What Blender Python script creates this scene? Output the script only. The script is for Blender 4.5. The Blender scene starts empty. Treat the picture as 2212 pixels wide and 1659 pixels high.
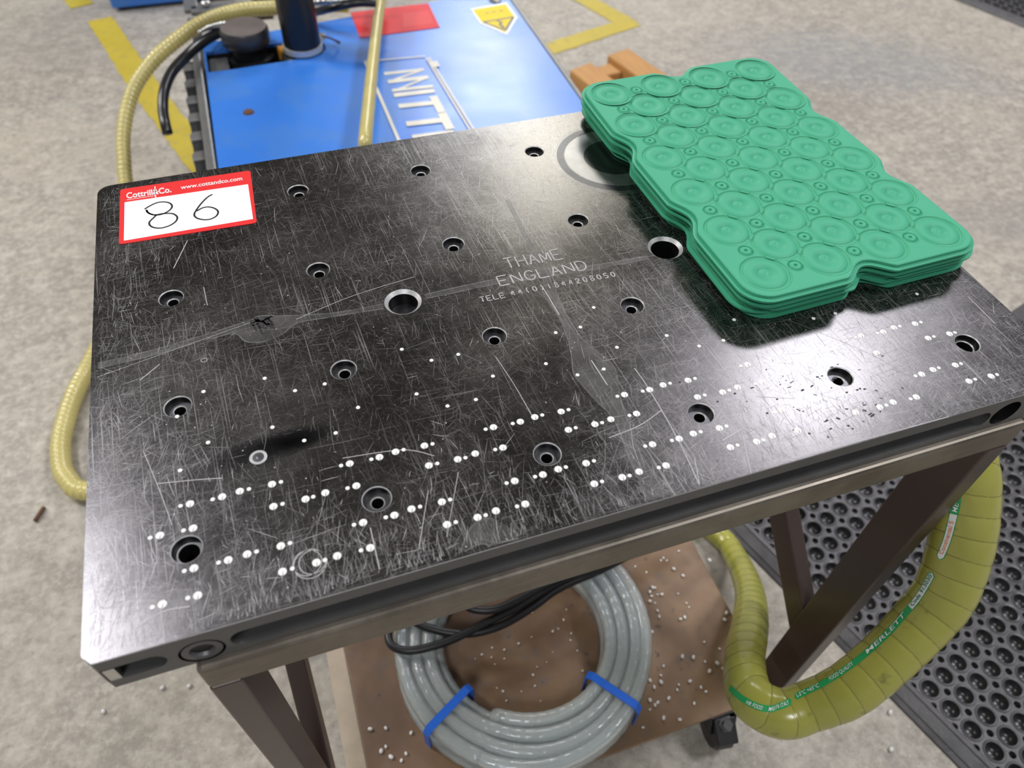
import bpy, bmesh, math, random
from mathutils import Vector, Matrix
from mathutils.geometry import tessellate_polygon
random.seed(7)
sc = bpy.context.scene
COL = sc.collection
PI = math.pi
U = 0.1            # metres per hole pitch of the steel plate
ZF = 6.35          # plate top stands this many pitches above the floor
# ------------------------------------------------------------------ camera
F = 1615.743
CX, CY = 1099.712, 829.282
RM = ((0.9479721, -0.317547, 0.022644), (-0.2264313, -0.7225431, -0.6531925), (0.2237806, 0.6140809, -0.7568532))
CC = (0.912871, -5.296316, 3.537205)
def W(x, y, z):
    return Vector((x * U, y * U, (z + ZF) * U))
cam = bpy.data.cameras.new('camera'); camo = bpy.data.objects.new('camera', cam); COL.objects.link(camo)
m = Matrix.Identity(4)
for i in range(3):
    m[i][0] = RM[0][i]; m[i][1] = -RM[1][i]; m[i][2] = -RM[2][i]; m[i][3] = W(*CC)[i]
camo.matrix_world = m
cam.sensor_width = 36; cam.sensor_fit = 'HORIZONTAL'
cam.lens = F * 36 / 2212
cam.shift_x = (1106 - CX) / 2212; cam.shift_y = (CY - 829.5) / 2212
cam.clip_start = 0.01; cam.clip_end = 100
cam.dof.use_dof = True; cam.dof.focus_distance = 0.535; cam.dof.aperture_fstop = 7.5
sc.camera = camo
# ------------------------------------------------------------------ world, lamps, exposure
wd = bpy.data.worlds.new('world'); sc.world = wd; wd.use_nodes = True
wd.node_tree.nodes['Background'].inputs[0].default_value = (0.93, 0.96, 1.0, 1)
wd.node_tree.nodes['Background'].inputs[1].default_value = 0.30
def lamp(name, x, y, z, sx, sy, watts, col, rz=0):
    l = bpy.data.lights.new(name, 'AREA'); l.shape = 'RECTANGLE'; l.size = sx * U; l.size_y = sy * U
    l.energy = watts; l.color = col
    o = bpy.data.objects.new(name, l); COL.objects.link(o); o.location = W(x, y, z); o.rotation_euler = (0, 0, rz)
    return o
COOL = (0.94, 0.95, 1.0); WARM = (1.0, 0.97, 0.84)
LZ = 36
lamp('ceiling_lamp', 33.2, 21, LZ, 9, 8, 76, (0.90, 0.89, 1.0), 0.3)
lamp('ceiling_lamp', -17.5, 18.5, LZ, 7, 13, 80, (0.91, 0.90, 1.0), 0.3)
lamp('ceiling_lamp', 26, 54, LZ, 9, 10, 62, WARM, 0.3)
lamp('ceiling_lamp', 26, 77, LZ, 13, 16, 210, COOL, 0.3)
lamp('ceiling_lamp', -42, 34, LZ, 7, 12, 230, WARM, 0.3)
lamp('ceiling_lamp', -10, -26, LZ, 6, 12, 80, COOL, 0.3)
lamp('ceiling_lamp', 27, -8, LZ, 8, 10, 95, COOL, 0.3)
sc.view_settings.view_transform = 'Standard'; sc.view_settings.look = 'None'
sc.view_settings.gamma = 1; sc.view_settings.use_curve_mapping = False
sc.view_settings.exposure = 0.0

# ------------------------------------------------------------------ helpers
def ray(u, v):
    a, b = (u - CX) / F, (v - CY) / F
    return [RM[0][i] * a + RM[1][i] * b + RM[2][i] for i in range(3)]
def at(u, v, z):                       # the point of the level z that a pixel of the photograph shows
    r = ray(u, v); s = (z - CC[2]) / r[2]
    return (CC[0] + s * r[0], CC[1] + s * r[1], z)
def dep(u, v, d):
    r = ray(u, v)
    return (CC[0] + r[0] * d, CC[1] + r[1] * d, CC[2] + r[2] * d)
def pr(p):
    q = [p[i] - CC[i] for i in range(3)]
    c = [sum(RM[k][i] * q[i] for i in range(3)) for k in range(3)]
    return (F * c[0] / c[2] + CX, F * c[1] / c[2] + CY)

class MB:
    def __init__(s): s.v = []; s.f = []; s.m = []
    def add(s, vs, fs, mi=0):
        n = len(s.v); s.v += [tuple(p) for p in vs]
        for f in fs: s.f.append([n + i for i in f]); s.m.append(mi)
        return s
    def box(s, x0, x1, y0, y1, z0, z1, mi=0):
        vs = [(x, y, z) for z in (z0, z1) for x, y in ((x0, y0), (x1, y0), (x1, y1), (x0, y1))]
        return s.add(vs, [(3, 2, 1, 0), (4, 5, 6, 7), (0, 1, 5, 4), (1, 2, 6, 5), (2, 3, 7, 6), (3, 0, 4, 7)], mi)
    def obox(s, c, ax, ay, az, mi=0):          # box from centre and three half axes
        c, ax, ay, az = map(Vector, (c, ax, ay, az)); vs = []
        for k in (-1, 1):
            for i, j in ((-1, -1), (1, -1), (1, 1), (-1, 1)): vs.append(c + ax * i + ay * j + az * k)
        return s.add(vs, [(3, 2, 1, 0), (4, 5, 6, 7), (0, 1, 5, 4), (1, 2, 6, 5), (2, 3, 7, 6), (3, 0, 4, 7)], mi)
    def bar(s, a, b, wx, wy, up=(0, 0, 1), mi=0):
        a, b = Vector(a), Vector(b); d = (b - a); c = (a + b) / 2; dn = d.normalized()
        sx = dn.cross(Vector(up)).normalized(); sy = sx.cross(dn)
        return s.obox(c, d / 2, sx * wx / 2, sy * wy / 2, mi)
    def prism(s, poly, z0, z1, mi=0):
        n = len(poly)
        vs = [(x, y, z0) for x, y in poly] + [(x, y, z1) for x, y in poly]
        return s.add(vs, [tuple(range(n - 1, -1, -1)), tuple(range(n, 2 * n))] + [(i, (i + 1) % n, n + (i + 1) % n, n + i) for i in range(n)], mi)
    def lathe(s, c, prof, n=32, mi=0, axis=(0, 0, 1), caps=True):
        az = Vector(axis).normalized(); ax = az.orthogonal().normalized(); ay = az.cross(ax); c = Vector(c)
        vs = []
        for r, h in prof:
            for i in range(n):
                a = 2 * PI * i / n; vs.append(c + ax * (r * math.cos(a)) + ay * (r * math.sin(a)) + az * h)
        fs = []
        for k in range(len(prof) - 1):
            for i in range(n):
                j = (i + 1) % n; fs.append((k * n + i, k * n + j, k * n + n + j, k * n + n + i))
        if caps:
            if prof[0][0] > 1e-6: fs.append(tuple(range(n - 1, -1, -1)))
            if prof[-1][0] > 1e-6: fs.append(tuple(range((len(prof) - 1) * n, len(prof) * n)))
        return s.add(vs, fs, mi)
    def tube(s, frames, n=16, mi=0, caps=True):
        vs = []
        for P, N, B, r in frames:
            for i in range(n):
                a = 2 * PI * i / n; vs.append(P + N * (r * math.cos(a)) + B * (r * math.sin(a)))
        fs = []
        for k in range(len(frames) - 1):
            for i in range(n):
                j = (i + 1) % n; fs.append((k * n + i, k * n + j, k * n + n + j, k * n + n + i))
        if caps: fs += [tuple(range(n - 1, -1, -1)), tuple(range((len(frames) - 1) * n, len(frames) * n))]
        return s.add(vs, fs, mi)
    def build(s, name, mats, parent=None, smooth=False, origin=None, bevel=0, recalc=True, seg=2):
        if not isinstance(mats, (list, tuple)): mats = [mats]
        org = Vector(origin) if origin is not None else (Vector(parent['org']) if parent is not None else Vector((0, 0, 0)))
        if parent is None and origin is None:
            xs = [p[0] for p in s.v]; ys = [p[1] for p in s.v]; zs = [p[2] for p in s.v]
            org = Vector(((min(xs) + max(xs)) / 2, (min(ys) + max(ys)) / 2, min(zs)))
        me = bpy.data.meshes.new(name)
        me.from_pydata([((p[0] - org[0]) * U, (p[1] - org[1]) * U, (p[2] - org[2]) * U) for p in s.v], [], s.f)
        for mt in mats: me.materials.append(mt)
        me.polygons.foreach_set('material_index', s.m)
        if smooth: me.polygons.foreach_set('use_smooth', [True] * len(s.f))
        me.update()
        if recalc:
            bm = bmesh.new(); bm.from_mesh(me); bmesh.ops.recalc_face_normals(bm, faces=bm.faces); bm.to_mesh(me); bm.free()
        o = bpy.data.objects.new(name, me); COL.objects.link(o)
        if parent is not None:
            o.parent = parent
            po = Vector(parent['org']); o.location = ((org[0] - po[0]) * U, (org[1] - po[1]) * U, (org[2] - po[2]) * U)
        else: o.location = W(*org)
        o['org'] = tuple(org)
        if bevel:
            bv = o.modifiers.new('bevel', 'BEVEL'); bv.width = bevel * U; bv.segments = seg; bv.limit_method = 'ANGLE'; bv.angle_limit = 0.7
        return o
def tag(o, label=None, cat=None, group=None, kind=None):
    if label: o['label'] = label
    if cat: o['category'] = cat
    if group: o['group'] = group
    if kind: o['kind'] = kind
    return o
def empty(name, org, label, cat, group=None):
    o = bpy.data.objects.new(name, None); COL.objects.link(o); o.location = W(*org); o['org'] = tuple(org); o.empty_display_size = 0.02
    return tag(o, label, cat, group)
def dup(o, parent, org, name=None):            # a copy that shares its mesh
    c = o.copy(); COL.objects.link(c); c.parent = parent; c['org'] = tuple(org)
    if parent is not None:
        po = parent['org']; c.location = ((org[0] - po[0]) * U, (org[1] - po[1]) * U, (org[2] - po[2]) * U)
    else: c.location = W(*org)
    return c

def catmull(pts, ds):
    """pts: (x, y, z, r) control points -> evenly sampled list of the same"""
    P = [tuple(p) for p in pts]; P = [tuple(2 * P[0][i] - P[1][i] for i in range(4))] + P + [tuple(2 * P[-1][i] - P[-2][i] for i in range(4))]
    raw = []
    for k in range(1, len(P) - 2):
        p0, p1, p2, p3 = P[k - 1:k + 3]
        for q in range(24):
            t = q / 24
            raw.append(tuple(0.5 * (2 * p1[i] + (p2[i] - p0[i]) * t + (2 * p0[i] - 5 * p1[i] + 4 * p2[i] - p3[i]) * t * t + (3 * p1[i] - p0[i] - 3 * p2[i] + p3[i]) * t ** 3) for i in range(4)))
    raw.append(P[-2])
    out = [raw[0]]; acc = 0.0
    for a, b in zip(raw, raw[1:]):
        L = math.dist(a[:3], b[:3])
        if L < 1e-9: continue
        pos = ds - acc
        while pos <= L:
            t = pos / L; out.append(tuple(a[i] + (b[i] - a[i]) * t for i in range(4))); pos += ds
        acc = L - (pos - ds)
    return out
def frames(path, closed=False):
    P = [Vector(p[:3]) for p in path]; n = len(P); T = []
    for i in range(n):
        a, b = (P[(i - 1) % n], P[(i + 1) % n]) if closed else (P[max(i - 1, 0)], P[min(i + 1, n - 1)])
        T.append((b - a).normalized())
    N = T[0].orthogonal().normalized(); out = []
    for i in range(n):
        N = (N - T[i] * N.dot(T[i])).normalized(); out.append((P[i], N.copy(), T[i].cross(N), path[i][3]))
    return out
def ribs(fr, ds, pitch, amp, sharp=False):     # ring corrugation along a hose
    out = []
    for i, (P, N, B, r) in enumerate(fr):
        ph = (i * ds / pitch) % 1.0
        k = (math.cos(2 * PI * ph)) if not sharp else (1 - min(1, abs(ph - 0.5) * 9) * 0 - max(0, 1 - abs(ph - 0.5) * 10) * 2)
        out.append((P, N, B, r * (1 + amp * k)))
    return out
def ribbon(mb, pts, w, z, mi=0):
    n = len(pts); vs = []
    for i in range(n):
        a, b = pts[max(i - 1, 0)], pts[min(i + 1, n - 1)]
        dx, dy = b[0] - a[0], b[1] - a[1]; L = math.hypot(dx, dy) or 1
        ww = w[i] if isinstance(w, (list, tuple)) else w
        vs += [(pts[i][0] - dy / L * ww / 2, pts[i][1] + dx / L * ww / 2, z), (pts[i][0] + dy / L * ww / 2, pts[i][1] - dx / L * ww / 2, z)]
    mb.add(vs, [(2 * i, 2 * i + 1, 2 * i + 3, 2 * i + 2) for i in range(n - 1)], mi)
def spline2(pts, n=8):
    P = [pts[0]] + list(pts) + [pts[-1]]; out = []
    for k in range(1, len(P) - 2):
        p0, p1, p2, p3 = P[k - 1:k + 3]
        for q in range(n):
            t = q / n
            out.append(tuple(0.5 * (2 * p1[i] + (p2[i] - p0[i]) * t + (2 * p0[i] - 5 * p1[i] + 4 * p2[i] - p3[i]) * t * t + (3 * p1[i] - p0[i] - 3 * p2[i] + p3[i]) * t ** 3) for i in range(len(p1))))
    out.append(tuple(pts[-1])); return out
def text_flat(s, bold=0.0, shear=0.0):
    """lettering in the built-in font as (verts, faces), the box from 0,0 to width,1"""
    cu = bpy.data.curves.new('lettering', 'FONT'); cu.body = s; cu.size = 1; cu.offset = bold; cu.shear = shear; cu.resolution_u = 4
    o = bpy.data.objects.new('lettering', cu); COL.objects.link(o)
    dg = bpy.context.evaluated_depsgraph_get(); me = bpy.data.meshes.new_from_object(o.evaluated_get(dg))
    bm = bmesh.new(); bm.from_mesh(me); bmesh.ops.triangulate(bm, faces=bm.faces); bm.to_mesh(me); bm.free()
    v = [(p.co.x, p.co.y) for p in me.vertices]; f = [tuple(p.vertices) for p in me.polygons]
    bpy.data.objects.remove(o); bpy.data.meshes.remove(me); bpy.data.curves.remove(cu)
    x0 = min(p[0] for p in v); y0 = 0.0; h = 0.7
    return [((p[0] - x0) / h, (p[1] - y0) / h) for p in v], f
def text_quad(mb, s, a, b, up, z, mi=0, bold=0.0, shear=0.0):
    """lettering from baseline start a to baseline end b; cap height = vector up"""
    v, f = text_flat(s, bold, shear); w = max(p[0] for p in v)
    mb.add([(a[0] + (b[0] - a[0]) * p[0] / w + up[0] * p[1], a[1] + (b[1] - a[1]) * p[0] / w + up[1] * p[1], z) for p in v], f, mi)

# ------------------------------------------------------------------ materials
class NT:
    def __init__(s, name):
        s.m = bpy.data.materials.new(name); s.m.use_nodes = True; s.t = s.m.node_tree
        s.b = s.t.nodes['Principled BSDF']; s.co = s.t.nodes.new('ShaderNodeTexCoord')
    def set(s, **k):
        for a, v in k.items():
            i = s.b.inputs[a.replace('_', ' ')]
            if isinstance(v, bpy.types.NodeSocket): s.t.links.new(v, i)
            else: i.default_value = v
        return s
    def link(s, a, i):
        if isinstance(a, bpy.types.NodeSocket): s.t.links.new(a, i)
        else: i.default_value = a
    def map(s, scale=(1, 1, 1), rot=(0, 0, 0), loc=(0, 0, 0), src='Object'):
        a = s.t.nodes.new('ShaderNodeMapping'); s.t.links.new(s.co.outputs[src], a.inputs[0])      # turn first, stretch after
        a.inputs['Rotation'].default_value = rot; a.inputs['Location'].default_value = loc
        n = s.t.nodes.new('ShaderNodeMapping'); s.t.links.new(a.outputs[0], n.inputs[0]); n.inputs['Scale'].default_value = scale
        return n.outputs[0]
    def noise(s, scale, vec=None, detail=4, rough=0.55, dist=0):
        n = s.t.nodes.new('ShaderNodeTexNoise'); n.inputs['Scale'].default_value = scale; n.inputs['Detail'].default_value = detail
        n.inputs['Roughness'].default_value = rough; n.inputs['Distortion'].default_value = dist
        s.t.links.new(vec if vec is not None else s.co.outputs['Object'], n.inputs['Vector'])
        return n.outputs['Fac']
    def voro(s, scale, vec=None, feature='F1'):
        n = s.t.nodes.new('ShaderNodeTexVoronoi'); n.feature = feature; n.inputs['Scale'].default_value = scale
        s.t.links.new(vec if vec is not None else s.co.outputs['Object'], n.inputs['Vector'])
        return n.outputs['Distance']
    def rng(s, v, a, b, c=0.0, d=1.0):
        n = s.t.nodes.new('ShaderNodeMapRange'); s.link(v, n.inputs[0])
        for i, q in zip((1, 2, 3, 4), (a, b, c, d)): n.inputs[i].default_value = q
        return n.outputs[0]
    def math(s, op, a, b=0.0):
        n = s.t.nodes.new('ShaderNodeMath'); n.operation = op; s.link(a, n.inputs[0]); s.link(b, n.inputs[1]); n.use_clamp = True
        return n.outputs[0]
    def mix(s, f, a, b):
        n = s.t.nodes.new('ShaderNodeMix'); n.data_type = 'RGBA'; s.link(f, n.inputs[0])
        for q, i in ((a, 6), (b, 7)):
            if isinstance(q, bpy.types.NodeSocket): s.t.links.new(q, n.inputs[i])
            else: n.inputs[i].default_value = (*q, 1) if len(q) == 3 else q
        return n.outputs[2]
    def bump(s, h, strength=0.3, dist=0.001):
        n = s.t.nodes.new('ShaderNodeBump'); n.inputs['Strength'].default_value = strength; n.inputs['Distance'].default_value = dist
        s.t.links.new(h, n.inputs['Height']); s.t.links.new(n.outputs[0], s.b.inputs['Normal']); return s
def plain(name, col, rough=0.5, metal=0.0, spec=0.5, var=0.15, vs=40, bump=0.0, bs=200, **k):
    n = NT(name); f = n.noise(vs)
    n.set(Base_Color=n.mix(f, [c * (1 - var) for c in col], [min(1, c * (1 + var)) for c in col]), Roughness=rough, Metallic=metal)
    n.b.inputs['Specular IOR Level'].default_value = spec
    for a, v in k.items(): n.set(**{a: v})
    if bump: n.bump(n.noise(bs), bump, 0.0006)
    return n.m

M = {}
# ground steel plate: hairlines in many directions over a mottled dark ground
n = NT('ground_steel')
big = n.noise(11, detail=6, rough=0.7)
def hair(angle, dens, sx, sy, lo, seed):
    v = n.map(scale=(sx, sy, 1), rot=(0, 0, angle), loc=(seed, seed * 2.3, 0)); h = n.rng(n.noise(1.0, v, detail=1), lo, lo + 0.13)
    return n.math('MULTIPLY', h, dens)
hs = hair(0.06, 0.5, 12, 1100, 0.64, 0.3)
for k, (a, d, sx, lo) in enumerate(((1.52, 0.75, 14, 0.61), (1.25, 0.5, 30, 0.62), (0.75, 0.45, 55, 0.62), (1.9, 0.5, 40, 0.62), (-0.35, 0.45, 60, 0.62), (2.5, 0.4, 50, 0.62), (0.3, 0.4, 45, 0.63))):
    hs = n.math('MAXIMUM', hs, hair(a, d, sx, 1300, lo, 1.7 * k + 3))
patch = n.rng(n.noise(16, detail=6, rough=0.75), 0.38, 0.64)
scr = n.math('MULTIPLY', hs, n.math('ADD', n.math('MULTIPLY', patch, 0.70), 0.30))
speck = n.rng(n.noise(650, detail=2, rough=0.7), 0.62, 0.76)
wear = n.math('MAXIMUM', scr, n.math('MULTIPLY', speck, 0.38))
base = n.mix(n.rng(big, 0.33, 0.67), (0.075, 0.072, 0.070), (0.165, 0.159, 0.153))
n.set(Base_Color=n.mix(wear, base, (0.42, 0.41, 0.40)), Metallic=n.math('SUBTRACT', 1.0, n.math('MULTIPLY', wear, 0.75)),
      Roughness=n.math('ADD', n.math('MULTIPLY', wear, 0.25), n.rng(big, 0.3, 0.7, 0.20, 0.29)))
n.bump(wear, 0.06, 0.0002)
M['plate'] = n.m
M['plate_side'] = plain('phosphated_steel_side', (0.13, 0.13, 0.13), 0.45, 0.6, var=0.25, bump=0.15)
M['bore'] = plain('dark_bore_and_reflection', (0.03, 0.03, 0.031), 0.4, 0.8)
M['ledge'] = plain('counterbore_ledge', (0.13, 0.13, 0.135), 0.35, 0.9, var=0.3)
M['rim'] = plain('bright_chamfer_steel', (0.50, 0.50, 0.49), 0.45, 0.4, var=0.3, vs=300)
M['scratch'] = plain('scratched_steel', (0.50, 0.49, 0.48), 0.6, 0.75, var=0.2)
n = NT('faint_scratch'); n.set(Base_Color=(0.40, 0.395, 0.39, 1), Roughness=0.55, Metallic=0.8, Alpha=0.5); M['scratch2'] = n.m
n = NT('dull_seal_mark'); f = n.rng(n.noise(60, detail=4), 0.3, 0.7, 0.10, 0.34); n.set(Base_Color=(0.30, 0.295, 0.28, 1), Roughness=0.5, Metallic=0.85, Alpha=f); M['stain'] = n.m
n = NT('pale_seal_outline'); n.set(Base_Color=(0.40, 0.395, 0.38, 1), Roughness=0.6, Metallic=0.5, Alpha=n.rng(n.noise(90, detail=3), 0.35, 0.65, 0.06, 0.45)); M['outline'] = n.m
n = NT('oil_smudge'); g = n.t.nodes.new('ShaderNodeVectorMath'); g.operation = 'DISTANCE'; n.t.links.new(n.map(scale=(1, 1, 0), src='Generated'), g.inputs[0]); g.inputs[1].default_value = (.5, .5, 0)
n.set(Base_Color=(0.008, 0.008, 0.010, 1), Roughness=0.25, Metallic=0.3, Alpha=n.math('MULTIPLY', n.rng(g.outputs['Value'], 0.5, 0.15), n.rng(n.noise(25, detail=3), 0.25, 0.6, 0.5, 0.9))); M['smudge'] = n.m
M['gouge'] = plain('black_gouge', (0.006, 0.006, 0.006), 0.5)
M['plug'] = plain('white_plastic_plug', (0.90, 0.90, 0.86), 0.5, var=0.05)
M['turned'] = plain('turned_steel', (0.33, 0.325, 0.32), 0.36, 1.0, var=0.2, vs=120)
M['turned_dark'] = plain('turned_steel_dark', (0.10, 0.10, 0.105), 0.33, 1.0, var=0.3, vs=60)
# trolley
n = NT('worn_trolley_steel'); a = n.noise(22, detail=6, rough=0.65); b = n.noise(1, n.map(scale=(14, 420, 420)), detail=3)
f = n.rng(a, 0.42, 0.62); h = n.rng(b, 0.5, 0.68)
n.set(Base_Color=n.mix(n.math('MULTIPLY', h, 0.10), n.mix(f, (0.165, 0.143, 0.115), (0.245, 0.217, 0.175)), (0.46, 0.43, 0.37)), Metallic=0.8, Roughness=n.rng(a, 0.3, 0.7, 0.36, 0.52))
n.bump(b, 0.03, 0.0003); M['trolley'] = n.m
M['weld'] = plain('rail_scale', (0.24, 0.19, 0.13), 0.35, 0.8, var=0.4, vs=150, bump=0.4)
n = NT('leg_paint'); f = n.noise(12, detail=3)
n.set(Base_Color=n.mix(f, (0.052, 0.036, 0.030), (0.085, 0.060, 0.050)), Roughness=0.3, Metallic=0.15); M['leg'] = n.m
n = NT('rusty_shelf'); a = n.noise(5, detail=5, rough=0.6); b = n.noise(45, detail=4); c = n.voro(60)
col = n.mix(n.rng(a, 0.35, 0.65), (0.135, 0.078, 0.044), (0.26, 0.165, 0.092)); col = n.mix(n.rng(b, 0.55, 0.75, 0, 0.7), col, (0.15, 0.115, 0.10))
col = n.mix(n.rng(n.noise(90), 0.66, 0.74), col, (0.09, 0.055, 0.04))
n.set(Base_Color=col, Roughness=n.rng(b, 0.3, 0.7, 0.35, 0.6), Metallic=0.1); n.bump(b, 0.15, 0.0006); M['shelf'] = n.m
M['shelf_strip'] = plain('dusty_shelf_strip', (0.42, 0.34, 0.25), 0.6, var=0.35, vs=25, bump=0.3)
M['caster'] = plain('black_caster', (0.025, 0.025, 0.026), 0.42, 0.2, var=0.4, bump=0.2)
M['bolt'] = plain('dull_bolt', (0.10, 0.10, 0.10), 0.4, 0.8, var=0.3)
# mats, hoses, machine
n = NT('green_silicone'); f = n.noise(18, detail=3)
n.set(Base_Color=n.mix(f, (0.050, 0.37, 0.205), (0.072, 0.425, 0.245)), Roughness=0.52); n.b.inputs['Specular IOR Level'].default_value = 0.35
n.b.inputs['Subsurface Weight'].default_value = 0.12; n.b.inputs['Subsurface Radius'].default_value = (0.002, 0.006, 0.004); n.b.inputs['Subsurface Scale'].default_value = 0.4
n.bump(n.noise(500), 0.05, 0.0002); M['green'] = n.m
n = NT('green_silicone_groove'); n.set(Base_Color=(0.05, 0.385, 0.205, 1), Roughness=0.5); M['green2'] = n.m
n = NT('olive_hose'); f = n.noise(14, detail=4); d = n.rng(n.noise(55, detail=4), 0.64, 0.75)
n.set(Base_Color=n.mix(n.math('MULTIPLY', d, 0.55), n.mix(f, (0.33, 0.325, 0.055), (0.41, 0.40, 0.08)), (0.10, 0.085, 0.02)), Roughness=0.24); n.b.inputs['Specular IOR Level'].default_value = 0.7
n.b.inputs['Subsurface Weight'].default_value = 0.1; n.b.inputs['Subsurface Radius'].default_value = (0.01, 0.01, 0.002); n.b.inputs['Subsurface Scale'].default_value = 0.3
n.bump(n.noise(120), 0.06, 0.0004); M['olive'] = n.m
M['rib_dark'] = plain('hose_groove', (0.25, 0.235, 0.055), 0.3, var=0.2)
M['amber'] = plain('amber_hose', (0.66, 0.57, 0.21), 0.2, var=0.15, vs=30, spec=0.7, Transmission_Weight=0.15)
M['print_green'] = plain('printed_green', (0.015, 0.36, 0.10), 0.4, var=0.05)
M['print_white'] = plain('printed_white', (0.86, 0.88, 0.86), 0.4, var=0.03)
M['print_orange'] = plain('printed_orange', (0.85, 0.32, 0.12), 0.4, var=0.03)
M['print_deep'] = plain('printed_deep_green', (0.02, 0.22, 0.12), 0.4, var=0.03)
n = NT('clear_pvc'); f = n.noise(30)
n.set(Base_Color=(0.90, 0.95, 0.94, 1), Roughness=0.08, IOR=1.4, Transmission_Weight=0.80); n.b.inputs['Specular IOR Level'].default_value = 0.8
n.bump(n.noise(1, n.map(scale=(160, 160, 160))), 0.35, 0.0012); M['clear'] = n.m
M['tie'] = plain('blue_tie', (0.02, 0.13, 0.62), 0.35, var=0.08)
M['cable'] = plain('black_cable', (0.012, 0.012, 0.013), 0.4, spec=0.5, bump=0.1)
M['rubber'] = plain('black_rubber', (0.012, 0.012, 0.013), 0.28, spec=0.5, var=0.3)
n = NT('rubber_floor_mat'); f = n.noise(40, detail=4); w = n.rng(n.noise(160, detail=3), 0.5, 0.75)
n.set(Base_Color=n.mix(f, (0.055, 0.053, 0.055), (0.115, 0.110, 0.112)), Roughness=n.rng(f, 0.3, 0.7, 0.3, 0.5)); n.bump(w, 0.3, 0.0006); M['mat'] = n.m
M['mat_cup'] = plain('rubber_cup', (0.03, 0.03, 0.032), 0.3, var=0.3, vs=90, spec=0.6)
n = NT('blue_enamel'); f = n.noise(6, detail=4); g = n.rng(n.noise(11, detail=3, dist=1), 0.5, 0.62)
n.set(Base_Color=n.mix(n.math('MULTIPLY', g, 0.35), n.mix(f, (0.03, 0.17, 0.62), (0.045, 0.22, 0.72)), (0.08, 0.22, 0.50)), Roughness=n.rng(f, 0.3, 0.7, 0.26, 0.36)); n.b.inputs['Specular IOR Level'].default_value = 0.6
M['blue'] = n.m
M['grey_metal'] = plain('grey_machine_metal', (0.22, 0.22, 0.21), 0.42, 0.6, var=0.2)
M['dark_metal'] = plain('dark_machine_metal', (0.03, 0.03, 0.033), 0.4, 0.3, var=0.2)
M['black'] = plain('black_recess', (0.006, 0.006, 0.007), 0.5)
M['cap'] = plain('filter_cap', (0.055, 0.055, 0.06), 0.38, 0.35, var=0.3)
M['cap_top'] = plain('dusty_cap_top', (0.16, 0.135, 0.12), 0.5, 0.3, var=0.4, vs=25)
M['steel'] = plain('bright_steel', (0.6, 0.6, 0.58), 0.28, 1.0, var=0.2)
M['clamp'] = plain('zinc_clamp', (0.62, 0.62, 0.60), 0.42, 0.5, var=0.25, vs=200)
M['cream'] = plain('cream_lettering', (0.76, 0.73, 0.62), 0.45, var=0.06)
M['red'] = plain('red_label', (0.66, 0.03, 0.035), 0.55, var=0.08)
M['red_faint'] = plain('red_label_print', (0.70, 0.06, 0.06), 0.55, var=0.05)
M['yellow'] = plain('yellow_label', (0.86, 0.64, 0.02), 0.6, var=0.08)
M['ink'] = plain('black_ink', (0.01, 0.012, 0.012), 0.4)
M['paper'] = plain('white_paper', (0.90, 0.90, 0.91), 0.5, var=0.015)
M['sticker_red'] = plain('red_sticker', (0.80, 0.025, 0.025), 0.42, var=0.04)
M['orange'] = plain('orange_plastic', (0.75, 0.33, 0.02), 0.4)
n = NT('sawn_wood'); f = n.noise(1, n.map(scale=(60, 8, 60)), detail=4)
n.set(Base_Color=n.mix(f, (0.40, 0.18, 0.05), (0.62, 0.34, 0.11)), Roughness=0.6); M['wood'] = n.m
M['pellet'] = plain('white_pellet', (0.78, 0.76, 0.71), 0.35, var=0.1)
M['twig'] = plain('brown_twig', (0.12, 0.055, 0.025), 0.7)
M['clearbox'] = plain('hazy_plastic', (0.42, 0.41, 0.38), 0.3, var=0.3, vs=20, Alpha=0.75)
M['ceiling'] = plain('grey_ceiling_sheet', (0.34, 0.335, 0.33), 0.7)
# concrete
n = NT('stained_concrete'); v = n.map(rot=(0, 0, -0.29))
a = n.noise(1.3, v, detail=6, rough=0.6); b = n.noise(8, v, detail=7, rough=0.7); c = n.noise(75, detail=5, rough=0.7); d = n.noise(260, detail=2); e = n.noise(26, detail=5, rough=0.7)
st = n.noise(1, n.map(scale=(1.3, 5, 1), rot=(0, 0, 0.5)), detail=7, rough=0.75)
col = n.mix(n.rng(a, 0.38, 0.62), (0.33, 0.30, 0.25), (0.44, 0.395, 0.32))
col = n.mix(n.rng(st, 0.52, 0.66, 0, 0.6), col, (0.27, 0.265, 0.26))
col = n.mix(n.rng(b, 0.42, 0.66, 0, 0.6), col, (0.27, 0.245, 0.21))
col = n.mix(n.rng(e, 0.48, 0.66, 0, 0.8), col, (0.53, 0.485, 0.405)); col = n.mix(n.rng(e, 0.44, 0.28, 0, 0.6), col, (0.25, 0.225, 0.19))
col = n.mix(n.rng(c, 0.50, 0.70, 0, 0.85), col, (0.57, 0.53, 0.45)); col = n.mix(n.rng(c, 0.46, 0.27, 0, 0.65), col, (0.19, 0.17, 0.145))
def smear(px, size, colour, amt):
    global col
    p = at(*px, -6.35); g = n.t.nodes.new('ShaderNodeVectorMath'); g.operation = 'LENGTH'
    n.t.links.new(n.map(scale=(1 / (size[0] * U), 1 / (size[1] * U), 0), rot=(0, 0, size[2]), loc=tuple(-c_ for c_ in (Matrix.Rotation(size[2], 3, 'Z') @ Vector((p[0] * U, p[1] * U, 0))))), g.inputs[0])
    f_ = n.math('MULTIPLY', n.rng(g.outputs['Value'], 1.0, 0.35), n.rng(n.noise(20, n.map(scale=(1, 3.5, 1), rot=(0, 0, 0.35)), detail=7, rough=0.8), 0.40, 0.62, 0.05, amt)); col = n.mix(f_, col, colour)
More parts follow.
